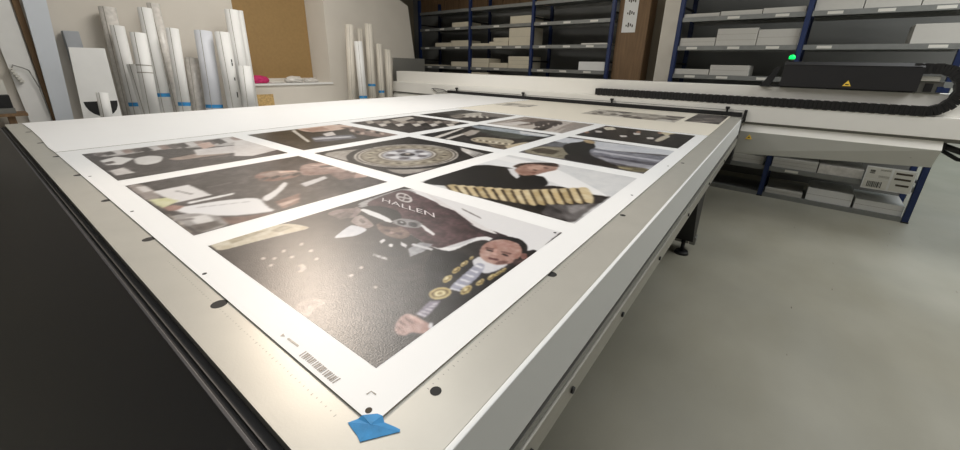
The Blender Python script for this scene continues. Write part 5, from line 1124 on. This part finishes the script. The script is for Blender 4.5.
# board with black shapes
bd = empty('sample_board', (.44, 4.19, .6855)); bd.rotation_euler = (-.06, 0, 0); tag(bd, 'white board with a black rounded shape leaning behind the small roll', 'board')
k = MB(); k.prism([(-.12, 0), (.125, 0), (.147, .667), (-.067, .667)], 'y', 0, .012, M['roll']); k.build('board_panel', bd)
k = MB(); k.prism([(-.075, .245)] + [(.022 - .105 * math.cos(PI * i / 10), .245 - .125 * math.sin(PI * i / 10)) for i in range(11)] + [(.137, .245)], 'y', -.0012, 0, M['black']); k.build('black_shape', bd)
k = MB(); k.box((.43, 4.68, .6855), (.53, 4.78, 1.49), M['greyp'], bev=.004); tag(k.build('narrow_carton'), 'narrow blue-grey carton standing behind the white board', 'carton')
k = MB(); k.prism([(.215, .6855), (.325, .6855), (.46, 2.7), (.30, 2.7)], 'y', 4.71, 4.74, M['blueb']); tag(k.build('foam_board'), 'tall bluish white board leaning beside the brown timber strip', 'board')
k = MB(); k.prism([(.07, .6853), (.195, .6853), (.19, 2.7), (.02, 2.7)], 'y', 4.765, 4.79, M['roll']); tag(k.build('tall_panel'), 'tall pale grey panel on the wall left of the timber strip', 'panel')
k = MB(); k.box((-.32, 4.62, .875), (.0, 4.74, .975), M['black'], bev=.004); k.box((-.32, 4.57, .835), (.003, 4.74, .875), M['steel'])
k.box((-.34, 4.55, .812), (.06, 4.74, .835), M['wood']); k.box((-.34, 4.6, .6855), (-.3, 4.7, .812), M['wood']); k.box((-.05, 4.6, .6855), (-.01, 4.7, .812), M['wood'])
k.box((-.32, 4.71, .975), (.0, 4.74, 1.09), M['label'])
tag(k.build('wooden_ledge'), 'small wooden ledge with a black unit at the far left', 'ledge')
k = MB(); pts = [(.07, 4.745, 1.165)]
for i in range(10): a = i / 9 * PI * .6; pts.append((.085 + .06 * (1 - math.cos(a)), 4.742, 1.205 + .03 * math.sin(a) - i * .008))
pts += [(.19, 4.742, 1.02), (.198, 4.742, .80)]
k.tube(pts, .004, M['steel'], 6)
for i in range(6): k.box((.055 + i * .007, 4.72, 1.17 - i * .020), (.078 + i * .008, 4.758, 1.183 - i * .020), M['label'])
tag(k.build('hanging_cable'), 'thin grey cable with white clips hanging left of the timber strip', 'cable')
k = MB(); k.box((1.907, 4.66, .6855), (2.105, 4.68, .890), M['osb']); k.box((1.907, 4.68, .6855), (1.93, 4.75, .890), M['osb']); tag(k.build('chipboard_offcut'), 'square chipboard offcut standing under the niche sill', 'offcut')
# things on the sill
def crumple(name, label, cat, c, s, m, seed):
    rr = random.Random(seed); bm = bmesh.new(); bmesh.ops.create_icosphere(bm, subdivisions=4, radius=1)
    ks = [(Vector((rr.uniform(-1, 1), rr.uniform(-1, 1), rr.uniform(-1, 1))).normalized(), rr.uniform(3, 9), rr.uniform(0, 6)) for _ in range(9)]
    for v in bm.verts:
        d = 1 + sum(.06 * abs(math.sin(v.co.dot(q) * f + ph)) - .03 for q, f, ph in ks); v.co = Vector((v.co.x * d * s[0], v.co.y * d * s[1], max(v.co.z, -.55) * d * s[2]))
    lo = min(v.co.z for v in bm.verts)
    for v in bm.verts: v.co.z -= lo
    k = MB(); k.bm(bm, m, None, True); o = k.build(name); o.location = c; return tag(o, label, cat)
crumple('pink_cloth', 'pink cloth bundle at the left end of the niche sill', 'cloth', (2.05, 4.90, 1.0085), (.13, .07, .055), M['pink'], 2)
crumple('plastic_film', 'crumpled clear plastic film on the right of the niche sill', 'plastic film', (2.52, 4.90, 1.0085), (.115, .07, .05), M['wrap'], 5)
crumple('plastic_film', 'smaller crumpled plastic film at the right end of the sill', 'plastic film', (2.76, 4.90, 1.0085), (.095, .06, .035), M['wrap'], 8)
crumple('folded_paper', 'flat white paper between the pink cloth and the plastic film', 'paper', (2.28, 4.90, 1.0085), (.095, .06, .014), M['label'], 11)

# ------------------------------------------------------------------ lights
def area(name, loc, size, watts, col=(1, 1, 1), rot=(0, 0, 0), sy=None):
    l = bpy.data.lights.new(name, 'AREA'); l.energy = watts; l.size = size; l.color = col
    if sy: l.shape = 'RECTANGLE'; l.size_y = sy
    o = bpy.data.objects.new(name, l); COL.objects.link(o); o.location = loc; o.rotation_euler = rot; return o
def spot(name, loc, aim, watts, col, size, radius):
    l = bpy.data.lights.new(name, 'SPOT'); l.energy = watts; l.color = col; l.spot_size = size; l.spot_blend = .7; l.shadow_soft_size = radius
    o = bpy.data.objects.new(name, l); COL.objects.link(o); o.location = loc; o.rotation_euler = (Vector(aim) - Vector(loc)).to_track_quat('-Z', 'Y').to_euler(); return o
spot('ceiling_spotlight', (1.40, 3.05, 3.1), (.03, .22, .9), 165, (1, .82, .66), .75, .14)
area('ceiling_light_left', (1.9, 2.8, 3.2), 1.4, 52, (1, .96, .90))
area('ceiling_light_mid', (.4, .2, 3.2), 2.4, 36, (1, 1, 1))
area('ceiling_light_right', (3.0, -2.9, 3.2), 2.2, 62, (1, 1, .98))
area('ceiling_light_aisle', (4.3, -1.6, 3.2), .8, 14, (.97, 1, 1))
area('ceiling_light_back', (8.5, -3.5, 3.2), 2.4, 60, (.8, .93, 1))

w = bpy.data.worlds.new('world'); S.world = w; w.use_nodes = True
w.node_tree.nodes['Background'].inputs['Color'].default_value = (.8, .85, .9, 1); w.node_tree.nodes['Background'].inputs['Strength'].default_value = .3

# ------------------------------------------------------------------ camera
cd = bpy.data.cameras.new('camera'); co = bpy.data.objects.new('camera', cd); COL.objects.link(co)
cd.sensor_width = 36; cd.lens = 380.45 * 36 / 960; cd.shift_x = -3.17 / 960; cd.shift_y = -27.48 / 960; cd.clip_start = .02
Rm = Matrix.Rotation(-.935615754, 4, 'Z') @ Matrix.Rotation(1.23493372, 4, 'X') @ Matrix.Rotation(.0242239118, 4, 'Z')
co.matrix_world = Matrix.Translation((-.24714608, -.3556326, 1.29505746)) @ Rm
S.camera = co
vs = S.view_settings; S.display_settings.display_device = 'sRGB'; vs.view_transform = 'Standard'; vs.look = 'None'; vs.gamma = 1; vs.use_curve_mapping = False; vs.exposure = 0.22
